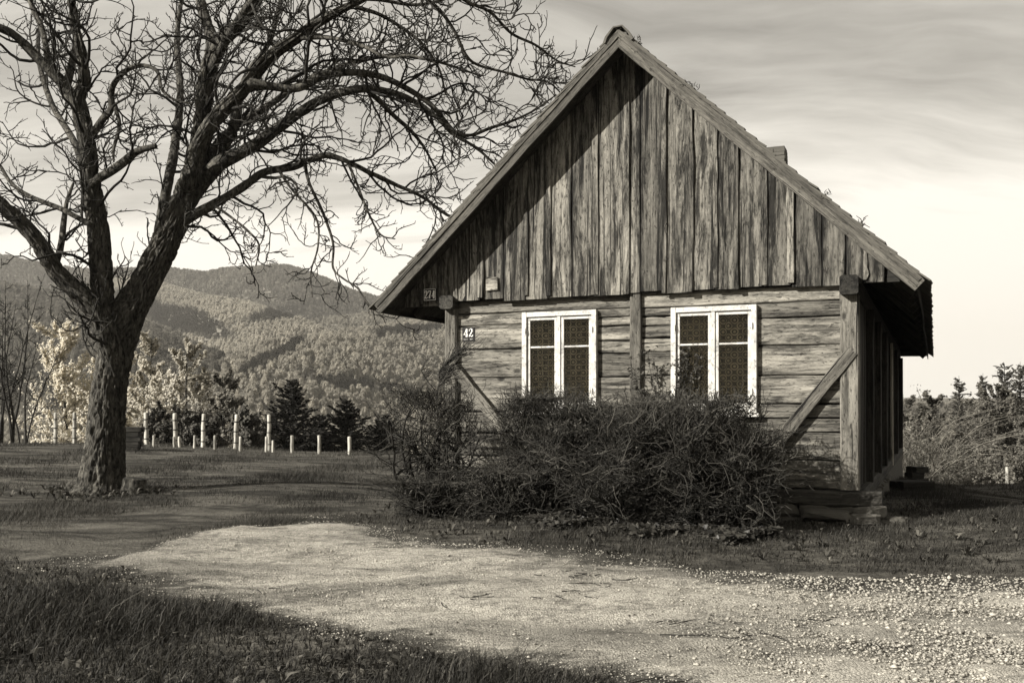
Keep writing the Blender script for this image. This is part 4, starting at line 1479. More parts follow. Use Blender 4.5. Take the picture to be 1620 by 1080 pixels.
def rot_from(t, ang, rgen):
    r = rgen.normal(0, 1, 3)
    tx, ty, tz = float(t[0]), float(t[1]), float(t[2])
    ax, ay, az = ty * r[2] - tz * r[1], tz * r[0] - tx * r[2], tx * r[1] - ty * r[0]
    s = math.sin(ang) / (math.sqrt(ax * ax + ay * ay + az * az) + 1e-9)
    c = math.cos(ang)
    return np.array([c * tx + s * ax, c * ty + s * ay, c * tz + s * az])


def twigs_on(pts, rgen, step, bias, Lm=0.4):
    seg = np.linalg.norm(np.diff(pts, axis=0), axis=1)
    s, tot = rgen.uniform(0, step), seg.sum()
    cum = np.concatenate([[0], np.cumsum(seg)])
    while s < tot:
        i = min(np.searchsorted(cum, s, 'right') - 1, len(seg) - 1)
        p = pts[i] + (pts[i + 1] - pts[i]) * ((s - cum[i]) / (seg[i] + 1e-9))
        t = unit(pts[i + 1] - pts[i])
        L = Lm * rgen.uniform(0.4, 1.25)
        q, rr = wander(p, rot_from(t, rgen.uniform(0.5, 1.15), rgen), L, 0.0085, 0.0048, 5, 0.28, bias, rgen)
        tn = rgen.uniform(0.1, 0.9)
        TW_.add(q - TO, rr, 4, tn)
        # knobbly spurs and end buds
        for j in range(1, 6):
            if rgen.random() < 0.8:
                d = rot_from(unit(q[j] - q[j - 1]), rgen.uniform(0.4, 1.0), rgen) + np.array([0, 0, 0.45])
                l2 = rgen.uniform(0.03, 0.11)
                TW_.add(np.array([q[j], q[j] + unit(d) * l2 * 0.7, q[j] + unit(d) * l2]) - TO, [0.0052, 0.0042, 0.0062], 3, tn)
        s += step * rgen.uniform(0.5, 1.5)


def branches_on(Q, kd, rgen, step, start):
    pts = Q[:, :3]
    seg = np.linalg.norm(np.diff(pts, axis=0), axis=1)
    cum = np.concatenate([[0], np.cumsum(seg)])
    tot = cum[-1]
    s = start
    while s < tot:
        i = min(np.searchsorted(cum, s, 'right') - 1, len(seg) - 1)
        p = pts[i]
        r = Q[i, 3]
        t = unit(pts[min(i + 2, len(pts) - 1)] - pts[i])
        f = s / tot
        L = rgen.uniform(0.5, 1.7) * (1.0 if r > 0.03 else 0.62)
        if kd == 'hang':
            L *= 0.5
        d = rot_from(t, rgen.uniform(0.55, 1.25), rgen)
        droop = -0.10 if (kd in ('right', 'hang') and rgen.random() < 0.5) else 0.12
        bias = np.array([0.0, 0.0, droop])
        r0 = min(r * 0.5, 0.007 + 0.012 * L)
        q, rr = wander(p, d, L, r0, 0.007, 11, 0.24, bias, rgen)
        TW_.add(q - TO, rr, 5, rgen.uniform(0.1, 0.7))
        twigs_on(q[2:], rgen, 0.19, np.array([0, 0, 0.10 if rgen.random() < 0.7 else -0.12]), 0.38)
        # one fork
        if L > 0.8:
            j = rgen.integers(3, 8)
            q2, rr2 = wander(q[j], rot_from(unit(q[j + 1] - q[j]), rgen.uniform(0.5, 0.9), rgen), L * 0.6, rr[j] * 0.8, 0.006, 8, 0.26, bias, rgen)
            TW_.add(q2 - TO, rr2, 4, rgen.uniform(0.1, 0.7))
            twigs_on(q2[1:], rgen, 0.17, np.array([0, 0, 0.08]), 0.34)
        s += step * rgen.uniform(0.5, 1.5)
    if kd != 'stub':
        twigs_on(pts[int(len(pts) * 0.6):], rgen, 0.2, np.array([0, 0, 0.05]), 0.4)


for kd, Q in limb_s:
    st = {'up': 0.30, 'left': 0.33, 'right': 0.205, 'curl': 0.24, 'stub': 0.5, 'hang': 0.20}[kd]
    branches_on(Q, kd, rt, st, 0.55 if Q[0, 3] > 0.06 else 0.2)
branches_on(trunk_s[int(len(trunk_s) * 0.52):], 'up', rt, 0.30, 0.1)
o = link('twigs', TW_.mesh('twigs', M_TWIG), tree)
tag(o, kind='stuff')

# ------------------------------------------------------------------ small growth helpers
class Leaves:
    """collects little flat leaves (quads) into one mesh"""
    def __init__(self):
        self.V, self.T = [], []

    def add(self, P, U, S, tone):
        """centres (n,3), long axis vectors, side vectors, tones"""
        V = np.stack([P - U, P + S, P + U, P - S], 1)
        self.V.append(V.reshape(-1, 3))
        self.T.append(np.repeat(tone, 4))

    def cloud(self, C, size, rgen, tone=(0.2, 0.9), up=0.0, aspect=0.5, face=None):
        """face: directions the leaves turn their flat sides to"""
        n = len(C)
        U = rgen.normal(0, 1, (n, 3)) + np.array([0, 0, up])
        if face is not None:
            U = np.cross(face + rgen.normal(0, 0.6, (n, 3)), U)
        U /= np.linalg.norm(U, axis=1)[:, None]
        S = np.cross(U, rgen.normal(0, 1, (n, 3)) if face is None else face + rgen.normal(0, 0.3, (n, 3)))
        S /= np.linalg.norm(S, axis=1)[:, None] + 1e-9
        s = (size * rgen.uniform(0.6, 1.3, n))[:, None]
        self.add(C, U * s, S * s * aspect, rgen.uniform(tone[0], tone[1], n))

    def mesh(self, name, mat):
        V = np.concatenate(self.V)
        return np_mesh(name, V, np.arange(len(V)).reshape(-1, 4), None, mat, False, np.concatenate(self.T))


def gpt(px, d, w=None):
    x = (px - CX) / FPX * d
    return np.array([x, d, float(gz(x, d))])


def bare_tree(name, base, H, seed, label, cat, stems=1, spread=0.5, lev=3, r0=0.06, group=None, leaf=None, leafn=0, leafs=0.05, mat=None, lean=(0, 0), up=0.10, leaf_label=None, ltone=(0.2, 0.9), density=1.0, low=0.25):
    """generic small tree or bush: stems, boughs, twigs and, if asked, blossom or leaves along the twigs"""
    rgn = np.random.default_rng(seed)
    root = empty(name, tuple(base))
    tag(root, label, cat, group)
    tr, tw = Tubes(), Tubes()
    ends = []
    for s in range(stems):
        a = rgn.uniform(0, 2 * math.pi)
        d0 = unit(np.array([math.cos(a) * spread * (0.0 if stems == 1 else 0.6) + lean[0], math.sin(a) * spread * (0.0 if stems == 1 else 0.6) + lean[1], 1.0]))
        h = H * rgn.uniform(0.72, 1.0) if stems > 1 else H * 0.93
        p0 = np.array([rgn.normal(0, 0.12), rgn.normal(0, 0.12), -0.15]) if stems > 1 else np.array([0, 0, -0.15])
        q, rr = wander(p0, d0, h, r0 * (1 if stems == 1 else rgn.uniform(0.6, 1)), r0 * 0.12, 14, 0.03 if stems == 1 else 0.07, np.array([0, 0, 0.04]), rgn)
        tr.add(q, rr, 7, rgn.uniform(0.2, 0.7))
        nb = int((22 if stems == 1 else 13) * density)
        for b in range(nb):
            f = low + (0.97 - low) * (b + rgn.random()) / nb
            i = min(int(f * 14), 13)
            p = q[i] + (q[i + 1] - q[i]) * (f * 14 - i)
            L = H * spread * (1.08 - f * 0.85) * rgn.uniform(0.55, 1.0)
            aa = rgn.uniform(0, 2 * math.pi)
            d = unit(np.array([math.cos(aa), math.sin(aa), rgn.uniform(0.25, 0.9)]))
            q2, rr2 = wander(p, d, L, max(rr[i] * 0.5, 0.008), 0.006, 8, 0.14, np.array([0, 0, up]), rgn)
            tr.add(q2, rr2, 5, rgn.uniform(0.2, 0.7))
            for j in range(1, 9):
                for _ in range(lev):
                    l3 = L * rgn.uniform(0.15, 0.42)
                    q3, rr3 = wander(q2[j], rot_from(unit(q2[j] - q2[j - 1]), rgn.uniform(0.4, 1.0), rgn), l3, 0.008, 0.005, 4, 0.2, np.array([0, 0, up]), rgn)
                    tw.add(q3, rr3, 3, rgn.uniform(0.2, 0.8))
                    ends.append(q3)
    link('trunk' if stems == 1 else 'stems', tr.mesh('trunk', M_TWIG), root)
    tag(link('twigs', tw.mesh('twigs', M_TWIG), root), kind='stuff')
    if leafn:
        E = np.array(ends)
        k = rgn.integers(0, len(E), leafn)
        j = rgn.integers(0, 4, leafn)
        t = rgn.uniform(0, 1, leafn)[:, None]
        C = E[k, j] * (1 - t) + E[k, j + 1] * t + rgn.normal(0, leafs * 0.5, (leafn, 3))
        lv = Leaves()
        ctr = np.array([0, 0, H * 0.35])
        fc = (C - ctr) * np.array([1, 1, 0.6])
        fc /= np.linalg.norm(fc, axis=1)[:, None] + 1e-6
        fc = fc + np.array(to_sun) * 0.7          # blossom and leaves turn to the light
        lv.cloud(C, leafs, rgn, ltone, 0.3, 0.7, fc)
        tag(link('crown', lv.mesh('crown', mat), root, None), kind='stuff')
    return root


def conifer(name, base, H, Wd, seed, label, mat, cat='tree', group=None, whorls=22, droop=-0.15, sparse=1.0, trunk_mat=None, nl=11, low=0.04, leafs=0.10, prof=0.8):
    rgn = np.random.default_rng(seed)
    root = empty(name, tuple(base))
    tag(root, label, cat, group)
    tr, lv, br = Tubes(), Leaves(), Tubes()
    q = np.array([[0, 0, -0.2], [rgn.normal(0, .02), 0, H * 0.35], [rgn.normal(0, .04), rgn.normal(0, .04), H * 0.7], [0, 0, H]])
    tr.add(spline(q, H / 10), np.linspace(H * 0.018 + 0.02, 0.008, len(spline(q, H / 10))), 7, 0.6)
    for wv in range(whorls):
        f = low + (0.985 - low) * (wv + rgn.random() * 0.6) / whorls
        z = H * f
        L0 = Wd * ((1 - f) ** prof + 0.07) * (0.75 + 0.35 * math.sin(wv * 1.7 + seed) * rgn.random())
        nb = int(rgn.integers(2, 5) * sparse) + 1
        for b in range(nb):
            a = rgn.uniform(0, 2 * math.pi)
            L = L0 * rgn.uniform(0.45, 1.25)
            d = np.array([math.cos(a), math.sin(a), droop + 0.5 * f + rgn.normal(0, 0.22)])
            q2, rr = wander(np.array([0, 0, z]), d, L, 0.016, 0.005, 5, 0.07, np.array([0, 0, 0.03]), rgn)
            br.add(q2, rr, 3, 0.4)
            m = max(4, int(nl * L / 0.5))
            t = rgn.uniform(0.12, 1, m)
            i = np.minimum((t * 5).astype(int), 4)
            C = q2[i] + (q2[i + 1] - q2[i]) * (t * 5 - i)[:, None]
            side = np.cross(unit(d), [0, 0, 1.0])
            sp = rgn.uniform(-1, 1, m) * (0.30 * L * (1.05 - t))
            C = C + side * sp[:, None] + np.array([0, 0, -1.0]) * np.abs(rgn.normal(0, 0.04, m))[:, None]
            U = unit(d) * 0.6 + side * (np.sign(sp) * 0.7)[:, None] + rgn.normal(0, 0.22, (m, 3))
            U /= np.linalg.norm(U, axis=1)[:, None]
            S = np.cross(U, rgn.normal(0, 1, (m, 3)))
            S /= np.linalg.norm(S, axis=1)[:, None]
            s = (leafs * rgn.uniform(0.6, 1.3, m))[:, None]
            lv.add(C, U * s, S * s * 0.28, rgn.uniform(0, 1, m))
    link('trunk', tr.mesh('trunk', trunk_mat or M_TWIG), root)
    tag(link('boughs', br.mesh('boughs', M_TWIG), root), kind='stuff')
    tag(link('crown', lv.mesh('crown', mat), root), kind='stuff')
    return root


# ------------------------------------------------------------------ hedge of overgrown shrubs in front of the wall
def shrub(u, w, rx, ry, H, seed, label, n_strand=3200, gnarl=6, flat=0.75, lean=0.0, low=0.0):
    base = hw(u, w, 0)
    base[2] = float(gz(base[0], base[1])) - 0.02
    rgn = np.random.default_rng(seed)
    root = empty('garden_shrub', tuple(base), HA)
    tag(root, label, 'shrub', 'overgrown shrubs along the cottage front')
    stt, tw = Tubes(), Tubes()
    nodes = []
    for s in range(gnarl):
        a = rgn.uniform(0, 2 * math.pi)
        d = unit(np.array([math.cos(a) * 0.5, math.sin(a) * 0.4, 1.0]))
        q, rr = wander(np.array([rgn.normal(0, rx * 0.3), rgn.normal(0, ry * 0.25), -0.05]), d, H * rgn.uniform(0.8, 1.05), rgn.uniform(0.018, 0.034), 0.009, 10, 0.22, np.array([0, 0, 0.05]), rgn)
        stt.add(q, rr, 6, rgn.uniform(0.1, 0.5))
        for j in range(3, 10):
            for _ in range(3):
                a = rgn.uniform(0, 2 * math.pi)
                d2 = np.array([math.cos(a) * rx, math.sin(a) * ry, rgn.uniform(-0.1, 0.6)])
                q2, rr2 = wander(q[j], d2, rx * rgn.uniform(0.45, 1.0), rr[j] * 0.6, 0.005, 7, 0.25, np.array([0, 0, 0.05]), rgn)
                q2[:, 2] = np.minimum(q2[:, 2], H * rgn.uniform(0.93, 1.03))
                stt.add(q2, rr2, 4, rgn.uniform(0.1, 0.6))
                nodes += list(q2[2:])
    nodes = np.array(nodes)
    ph = rgn.uniform(0, 6.28, 6)

    def clump(p):
        """uneven growth: dense pads of twigs and gaps between them"""
        return (math.sin(p[0] * 7.1 + ph[0] + 1.5 * math.sin(p[2] * 5 + ph[3])) + math.sin(p[1] * 8.3 + ph[1]) + math.sin(p[2] * 9.7 + ph[2] + 2 * math.sin(p[0] * 4 + ph[4]))) / 3

    def topz(p):
        return H * (0.95 + 0.07 * math.sin(p[0] * 6 + ph[5]) + 0.04 * math.sin(p[0] * 17 + ph[1]))
    # outline the strands fill: roughly clipped top, ragged sides
    for s in range(n_strand):
        for _ in range(4):
            if rgn.random() < 0.5:
                p = nodes[rgn.integers(0, len(nodes))] + rgn.normal(0, 0.04, 3)
            else:
                a = rgn.uniform(0, 2 * math.pi)
                z = H * (low + (1 - low) * rgn.random() ** flat)
                prof = 1.0 - 0.5 * (z / H - 0.6) ** 2 * 2
                r = math.sqrt(rgn.random()) * prof
                p = np.array([math.cos(a) * r * rx, math.sin(a) * r * ry, z])
            if clump(p) > -0.05 or p[2] > H * 0.86 or rgn.random() < 0.12:
                break
        tz = topz(p)
        if p[2] > tz:
            p[2] = tz * rgn.uniform(0.88, 1.0)
        top = p[2] / H
        a = rgn.uniform(0, 2 * math.pi)
        d = np.array([math.cos(a) + lean, math.sin(a) * 0.9 - 0.2, 0.25 + 0.6 * top])
        longs = rgn.random() < 0.22
        L = rgn.uniform(0.25, 0.60) if longs else rgn.uniform(0.08, 0.26) * (1.0 - 0.3 * top)
        q, rr = wander(p, d, L, 0.0045 if not longs else 0.0055, 0.0022, 5 if longs else 3, 0.30, np.array([0, 0, 0.14 if top > 0.6 else -0.14]), rgn)
        q[:, 2] = np.maximum(np.minimum(q[:, 2], H * (1.0 + 0.10 * rgn.random() ** 5)), 0.0)
        tn = np.clip(rgn.beta(0.9, 2.6) * (0.7 + 0.5 * top) + (0.22 * rgn.random() if longs else 0), 0, 1)
        tw.add(q, rr, 3, tn)
        for j in range(1, len(q)):
            if rgn.random() < (0.65 if longs else 0.25):
                q2, r2 = wander(q[j], rot_from(unit(q[j] - q[j - 1]), rgn.uniform(0.4, 0.9), rgn), L * rgn.uniform(0.15, 0.4), 0.0035, 0.002, 2, 0.25, np.array([0, 0, 0.1]), rgn)
                tw.add(q2, r2, 3, tn)
    # leafy pads near the clipped top, darker-toned leaves inside for the inner gloom
    lv = Leaves()
    m = int(n_strand * 2.2)
    a = rgn.uniform(0, 2 * math.pi, m)
    r = np.sqrt(rgn.random(m))
    C = np.stack([np.cos(a) * r * rx, np.sin(a) * r * ry, 1 - 0.34 * rgn.random(m) ** 1.4], -1)
    C[:, 2] *= np.array([topz(c) for c in C])
    keep = np.array([clump(c) for c in C]) > -0.12
    lv.cloud(C[keep], 0.020, rgn, (0.0, 0.65), 0.6, 0.3)
    m = int(n_strand * 0.8)
    a = rgn.uniform(0, 2 * math.pi, m)
    r = np.sqrt(rgn.random(m)) * 0.95
    C = np.stack([np.cos(a) * r * rx, np.sin(a) * r * ry, H * rgn.uniform(low, 0.75, m)], -1)
    keep = np.array([clump(c) for c in C]) > 0.12
    lv.cloud(C[keep], 0.024, rgn, (0.0, 0.45), 0.0, 0.35)
    link('stems', stt.mesh('stems', M_TWIG), root)
    tag(link('twigs', tw.mesh('twigs', M_HEDGE), root), kind='stuff')
    tag(link('crown', lv.mesh('crown', M_HEDGE), root), kind='stuff')
    return root


HEDGE_W = -1.0
s1 = shrub(u_of(682, HEDGE_W), HEDGE_W, 0.56, 0.42, 1.45, 11, 'open gnarled shrub at the left corner below the 274 plate', 850, 10, 0.40, low=0.35)
shrub(u_of(680, -1.35), -1.35, 0.42, 0.36, 0.42, 12, 'low twiggy shrub at the foot of the gnarled corner shrub', 1300, 4, 0.9)
shrub(u_of(868, HEDGE_W), HEDGE_W, 0.60, 0.45, 1.36, 13, 'flat-topped dark shrub below the window beside the 42 plate', 2100, 8, 0.5, low=0.15)
shrub(u_of(795, -1.35), -1.35, 0.55, 0.42, 0.56, 17, 'low tangled shrub in front of the left window shrub', 1700, 4, 0.9)
shrub(u_of(990, -1.05), -1.05, 0.58, 0.55, 1.28, 14, 'straggly shrub with pale arching twigs in front of the middle wall post', 2900, 6, 0.8, lean=0.3)
shrub(u_of(1110, -1.05), -1.05, 0.62, 0.55, 1.36, 15, 'dense flat-topped shrub below the window nearest the right corner post', 3200, 7, 0.75)
shrub(u_of(1180, -1.1), -1.1, 0.32, 0.42, 1.05, 16, 'ragged rightmost shrub end beside the right brace', 1300, 4, 0.85, lean=0.4)

# the wind-bent sprig that stands up out of the corner shrub
rg = np.random.default_rng(55)
sprig_base = hw(u_of(692, -1.0), -1.0, 0)
sprig_base[2] = 1.74
root = empty('bent_sapling', tuple(sprig_base))
tag(root, 'wind-bent sapling top rising out of the corner shrub', 'sapling')
t1, t2 = Tubes(), Tubes()
main = np.array([[0, 0, -1.42], [0.02, 0, -0.7], [0, 0, -0.05], [0.03, 0, 0.10], [0.02, 0.0, 0.22], [0.10, 0.02, 0.33], [0.24, 0.03, 0.44]])
ms = spline(main, 0.03)
t1.add(ms, np.linspace(0.022, 0.007, len(ms)), 6, 0.2)
lf = spline(np.array([[0.0, 0, -0.03], [-0.12, 0.02, 0.12], [-0.19, 0, 0.24], [-0.17, 0, 0.30]]), 0.03)
t1.add(lf, np.linspace(0.011, 0.005, len(lf)), 5, 0.2)
for P, n in ((ms[len(ms) * 3 // 4:], 190), (lf[len(lf) // 2:], 26)):
    for _ in range(n):
        p = P[rg.integers(0, len(P))]
        q, rr = wander(p, np.array([0.9, rg.normal(0, 0.25), 0.55]) + rg.normal(0, 0.22, 3), rg.uniform(0.10, 0.42 if n > 50 else 0.16), 0.0045, 0.0025, 4, 0.16, np.array([0, 0, 0.05]), rg)
        t2.add(q, rr, 3, rg.uniform(0, 0.5))
link('stem', t1.mesh('stem', M_TWIG), root)
tag(link('twigs', t2.mesh('twigs', M_HEDGE), root), kind='stuff')

# climbing rose between the middle post and the right window
rb_ = hw(2.78, -0.25, 0)
rb_[2] = float(gz(rb_[0], rb_[1]))
root = empty('climbing_rose', tuple(rb_), HA)
tag(root, 'thin leafy climber on the wall between middle post and right window', 'climber')
t1, lv = Tubes(), Leaves()
for s in range(9):
    q, rr = wander(np.array([rg.uniform(-0.16, 0.12), 0.05, 0.0]), np.array([rg.normal(0, 0.05), 0.02, 1]), rg.uniform(1.6, 2.02), 0.008, 0.003, 16, 0.10, np.array([0.012, 0.008, 0.05]), rg)
    q[:, 1] = np.minimum(q[:, 1], 0.22)
    t1.add(q, rr, 4, 0.3)
    for j in range(7, 17):
        for _ in range(3):
            q2, r2 = wander(q[j], rg.normal(0, 1, 3) + np.array([0.2, -0.2, 0.3]), rg.uniform(0.05, 0.22), 0.004, 0.002, 4, 0.3, np.array([0, 0, 0]), rg)
            q2[:, 1] = np.minimum(q2[:, 1], 0.22)
            t1.add(q2, r2, 3, 0.4)
            C = q2[1:].repeat(2, 0) + rg.normal(0, 0.012, (8, 3))
            lv.cloud(C, 0.022, rg, (0.1, 0.8), 0.2, 0.5)
link('stems', t1.mesh('stems', M_TWIG), root)
tag(link('leaves', lv.mesh('leaves', M_BUSH), root), kind='stuff')

# ivy and other ground cover at the hedge foot
lv = Leaves()
n = 5200
pxs = rg.uniform(760, 1240, n)
ws = -1.45 - 0.75 * rg.random(n) ** 1.5 * ss(740, 900, pxs) * (0.6 + 0.4 * np.sin(pxs * 0.045))
us = np.array([u_of(a, b) for a, b in zip(pxs, ws)])
C = np.array([hw(a, b, 0) for a, b in zip(us, ws)])
C[:, 2] = gz(C[:, 0], C[:, 1]) + rg.uniform(0.01, 0.13, n) * (0.5 + 0.5 * np.abs(fbm(C[:, 0], C[:, 1], 19, 3, 4.0)))
U = np.stack([rg.normal(0, 1, n), rg.normal(0, 1, n) - 0.4, rg.normal(0, 0.35, n)], -1)
U /= np.linalg.norm(U, axis=1)[:, None]
S = np.cross(U, np.array([0, -0.5, 1.0]) + rg.normal(0, 0.4, (n, 3)))
S /= np.linalg.norm(S, axis=1)[:, None]
s = rg.uniform(0.018, 0.045, n)[:, None]
lv.add(C, U * s, S * s * 0.75, rg.beta(1.5, 2.0, n))
tag(link('ivy_ground_cover', lv.mesh('ivy_ground_cover', M_IVY)), 'low ivy leaves along the foot of the shrubs', 'ground cover', kind='stuff')
# ------------------------------------------------------------------ PART4
# ------------------------------------------------------------------ fence poles
rg = np.random.default_rng(91)


def pole(px, d, top_py, wpx, label, bands, group):
    b = gpt(px, d)
    top = CAMZ + (HZ - top_py) / FPX * d
    H = top - b[2]
    r = wpx * 0.5 * d / FPX
    root = empty('fence_pole', tuple(b))
    root.rotation_euler = (rg.normal(0, 0.022), rg.normal(0, 0.022), rg.uniform(0, 6))
    tag(root, label, 'pole', group)
    t = Tubes()
    n = 8
    zs = np.linspace(-0.3, H - 0.02, n)
    P = np.stack([rg.normal(0, r * 0.08, n), rg.normal(0, r * 0.08, n), zs], -1)
    P = np.vstack([P, P[-1] + np.array([0, 0, 0.015]), P[-1] + np.array([0, 0, 0.018])])
    t.add(P, list(r * (1.08 - 0.16 * np.linspace(0, 1, n))) + [r * 0.7, 0.002], 10, 0.5)
    link('shaft', t.mesh('shaft', M_POLE), root)
    for f in bands:
        t = Tubes()
        z = H * f
        t.add([(0, 0, z - 0.014), (0, 0, z - 0.012), (0, 0, z + 0.012), (0, 0, z + 0.014)], [r * 1.0, r * 1.14, r * 1.14, r * 1.0], 10)
        link('wire_band', t.mesh('wire_band', M_IRON), root)


G1, G2 = 'tall pale fence poles', 'short pale fence stakes'
order = {88: 'leftmost of the tall pale fence poles', 118: 'tall pale fence pole just left of the walnut trunk', 232: 'tall pale fence pole beside the dark timber stack',
         278: 'second tall pale fence pole right of the walnut trunk', 321: 'third tall pale fence pole right of the walnut trunk', 373: 'fourth tall pale fence pole right of the walnut trunk',
         426: 'tall pale fence pole nearest the dark spruce'}
for px, tp, wd in ((88, 652, 6), (118, 652, 6), (232, 652, 6.5), (278, 653, 7), (321, 654, 6.5), (373, 655, 7), (426, 655, 6.5)):
    pole(px, 27.0, tp, wd * 1.0, order[px], (0.18, 0.5, 0.78), G1)
for px, tp, wd, lab in ((243, 688, 4, 'short pale stake just right of the pole beside the dark stack'), (276, 690, 4, 'short pale stake touching the left of the second tall pole'),
                        (284, 690, 4, 'short pale stake touching the right of the second tall pole'), (308, 688, 4, 'short pale stake between the second and third tall poles'),
                        (340, 688, 4, 'short pale stake between the third and fourth tall poles'), (380, 690, 4, 'short pale stake close right of the fourth tall pole'),
                        (421, 690, 4, 'short pale stake close left of the pole nearest the spruce'), (432, 696, 4, 'short pale stake close right of the pole nearest the spruce'),
                        (462, 688, 5, 'short pale stake in front of the dark spruce'), (505, 688, 5, 'short pale stake second left of the corner shrub'),
                        (553, 690, 5.5, 'short pale stake nearest the corner shrub'), (605, 727, 4, 'tiny pale stake tip beside the corner shrub')):
    pole(px, 25.6, tp, wd * 1.1, lab, (), G2)
for px, tp, lab in ((1593, 738, 'taller white stake on the grass crest right of the cottage'), (1603, 762, 'shorter white stake on the grass crest right of the cottage')):
    pole(px, 36.0, tp, 6 if tp < 750 else 5, lab, (), 'white stakes right of the cottage')

# wires strung between the tall poles
for i, f in enumerate((0.5, 0.95)):
    t = Tubes()
    a, b = gpt(40, 27.0), gpt(426, 27.0)
    P = np.array([a + (b - a) * s + np.array([0, 0, f]) for s in np.linspace(0, 1, 30)])
    P[:, 2] = gz(P[:, 0], P[:, 1]) + f + 0.02 * np.sin(np.linspace(0, 20, 30))
    t.add(P, [0.003] * 30, 4)
    tag(link('fence_wire', t.mesh('fence_wire', M_IRON)), ['lower thin wire strung along the tall pale fence poles', 'upper thin wire strung along the tall pale fence poles'][i], 'wire', 'fence wires')

# ------------------------------------------------------------------ stump and timber stacks
b = gpt(212, 13.9)
root = empty('tree_stump', tuple(b))
tag(root, 'low dark sawn stump beside the walnut trunk', 'stump')
t = Tubes()
t.add([(0, 0, -0.08), (0, 0, 0.02), (0.005, 0, 0.10), (0.01, 0, 0.19), (0.012, 0, 0.205), (0.012, 0, 0.207)], [0.24, 0.19, 0.165, 0.16, 0.145, 0.002], 18, 0.2, bark_jitter(0.012))
link('stump_body', t.mesh('stump_body', M_BARK), root)


def stack(name, base, rz, rows, L, wdt, thk, label, mat, seed):
    root = empty(name, tuple(base), rz)
    tag(root, label, 'timber stack')
    r = np.random.default_rng(seed)
    for j in range(rows):
        for i in range(2):
            y = (i - 0.5) * wdt * 1.04
            z = thk * (j + 0.5) + 0.002 * j
            x = r.normal(0, 0.03)
            beam('timber', root, (x - L / 2, y, z), (x + L / 2, y, z), (0, 1, 0), wdt, thk, mat, segs=3, wob=0.006, ch=0.01, seed=seed * 50 + j * 2 + i)
    return root


stack('timber_stack', gpt(205, 23.5) - np.array([0, 0, 0.04]), 0.15, 5, 0.50, 0.22, 0.115, 'dark timber stack behind the walnut trunk near the fence poles', M_DARKWOOD, 5)
stack('timber_stack', np.append(hw(5.45, 10.6, 0)[:2], float(gz(*hw(5.45, 10.6, 0)[:2])) - 0.05), 0.3, 3, 0.30, 0.16, 0.12, 'dark timber stack leaning by the far right end of the cottage', M_DARKWOOD, 6)
stack('timber_stack', np.append(hw(5.50, 5.0, 0)[:2], float(gz(*hw(5.50, 5.0, 0)[:2])) - 0.05), 0.1, 2, 0.5, 0.2, 0.1, 'low pair of dark timbers at the right wall foot', M_DARKWOOD, 7)

# ------------------------------------------------------------------ background trees and bushes
def bp(px, d, drop=0.0):
    p = gpt(px, d)
    p[2] -= drop
    return p


def top_h(base, py):
    return CAMZ + (HZ - py) / FPX * base[1] - base[2]


b = bp(116, 44)
bare_tree('blossoming_tree', b, top_h(b, 490), 301, 'white blossoming cherry tree left of the walnut trunk', 'tree', 1, 0.46, 4, 0.09, None, True, 26000, 0.055, M_BLOSSOM, up=0.12, density=2.0, low=0.06)
b = bp(182, 41)
bare_tree('blossoming_tree', b, top_h(b, 512), 302, 'white blossoming tree half hidden behind the walnut trunk', 'tree', 1, 0.42, 3, 0.08, None, True, 20000, 0.052, M_BLOSSOM, up=0.12, density=1.6, low=0.06)
for i, (px, d, ty, lab, mt, n, tn, sp) in enumerate((
        (238, 38, 508, 'pale leafing tree just right of the walnut trunk', M_PALELEAF, 14000, (0.8, 1.3), 0.42),
        (296, 35.5, 524, 'pale feathery tree behind the third fence pole', M_PALELEAF, 14000, (0.6, 1.2), 0.48),
        (352, 33, 575, 'grey bushy tree behind the fourth fence pole', M_PALELEAF, 9000, (0.05, 0.6), 0.50),
        (258, 33.5, 625, 'dark twiggy bush behind the second tall fence pole', M_BUSH, 7000, (0.1, 0.9), 0.5),
        (322, 32, 640, 'dark twiggy bush behind the third tall fence pole', M_BUSH, 7000, (0.1, 0.9), 0.55),
        (398, 32, 632, 'dark twiggy bush left of the spruce', M_BUSH, 6000, (0.1, 0.8), 0.55),
        (172, 37, 620, 'dark twiggy bush behind the walnut trunk', M_BUSH, 4000, (0.1, 0.8), 0.5))):
    b = bp(px, d)
    bare_tree('leafing_tree' if mt is M_PALELEAF else 'twiggy_bush', b, top_h(b, ty), 310 + i, lab, 'tree' if mt is M_PALELEAF else 'bush', 1 if mt is M_PALELEAF else 5, sp, 2, 0.07, None, True, int(n * 1.1), 0.05, mt, ltone=tn, density=1.3, low=0.08)
for i, (px, d, ty, wpx, lab) in enumerate(((462, 40, 600, 56, 'tall dark spruce left of the cottage behind the fence stakes'), (548, 41, 632, 50, 'dark round-topped spruce between the tall spruce and corner shrub'),
                                           (608, 42, 655, 48, 'low dark spruce nearest the corner shrub'), (508, 43, 655, 42, 'low dark spruce between the two taller dark spruces'), (430, 41, 655, 34, 'small dark spruce left of the tall spruce'))):
    b = bp(px, d)
    conifer('spruce', b, top_h(b, ty), wpx * d / FPX * 1.9, 330 + i, lab, M_CONIFER, group='dark spruces behind the fence', whorls=64, nl=17, droop=-0.05, leafs=0.12)
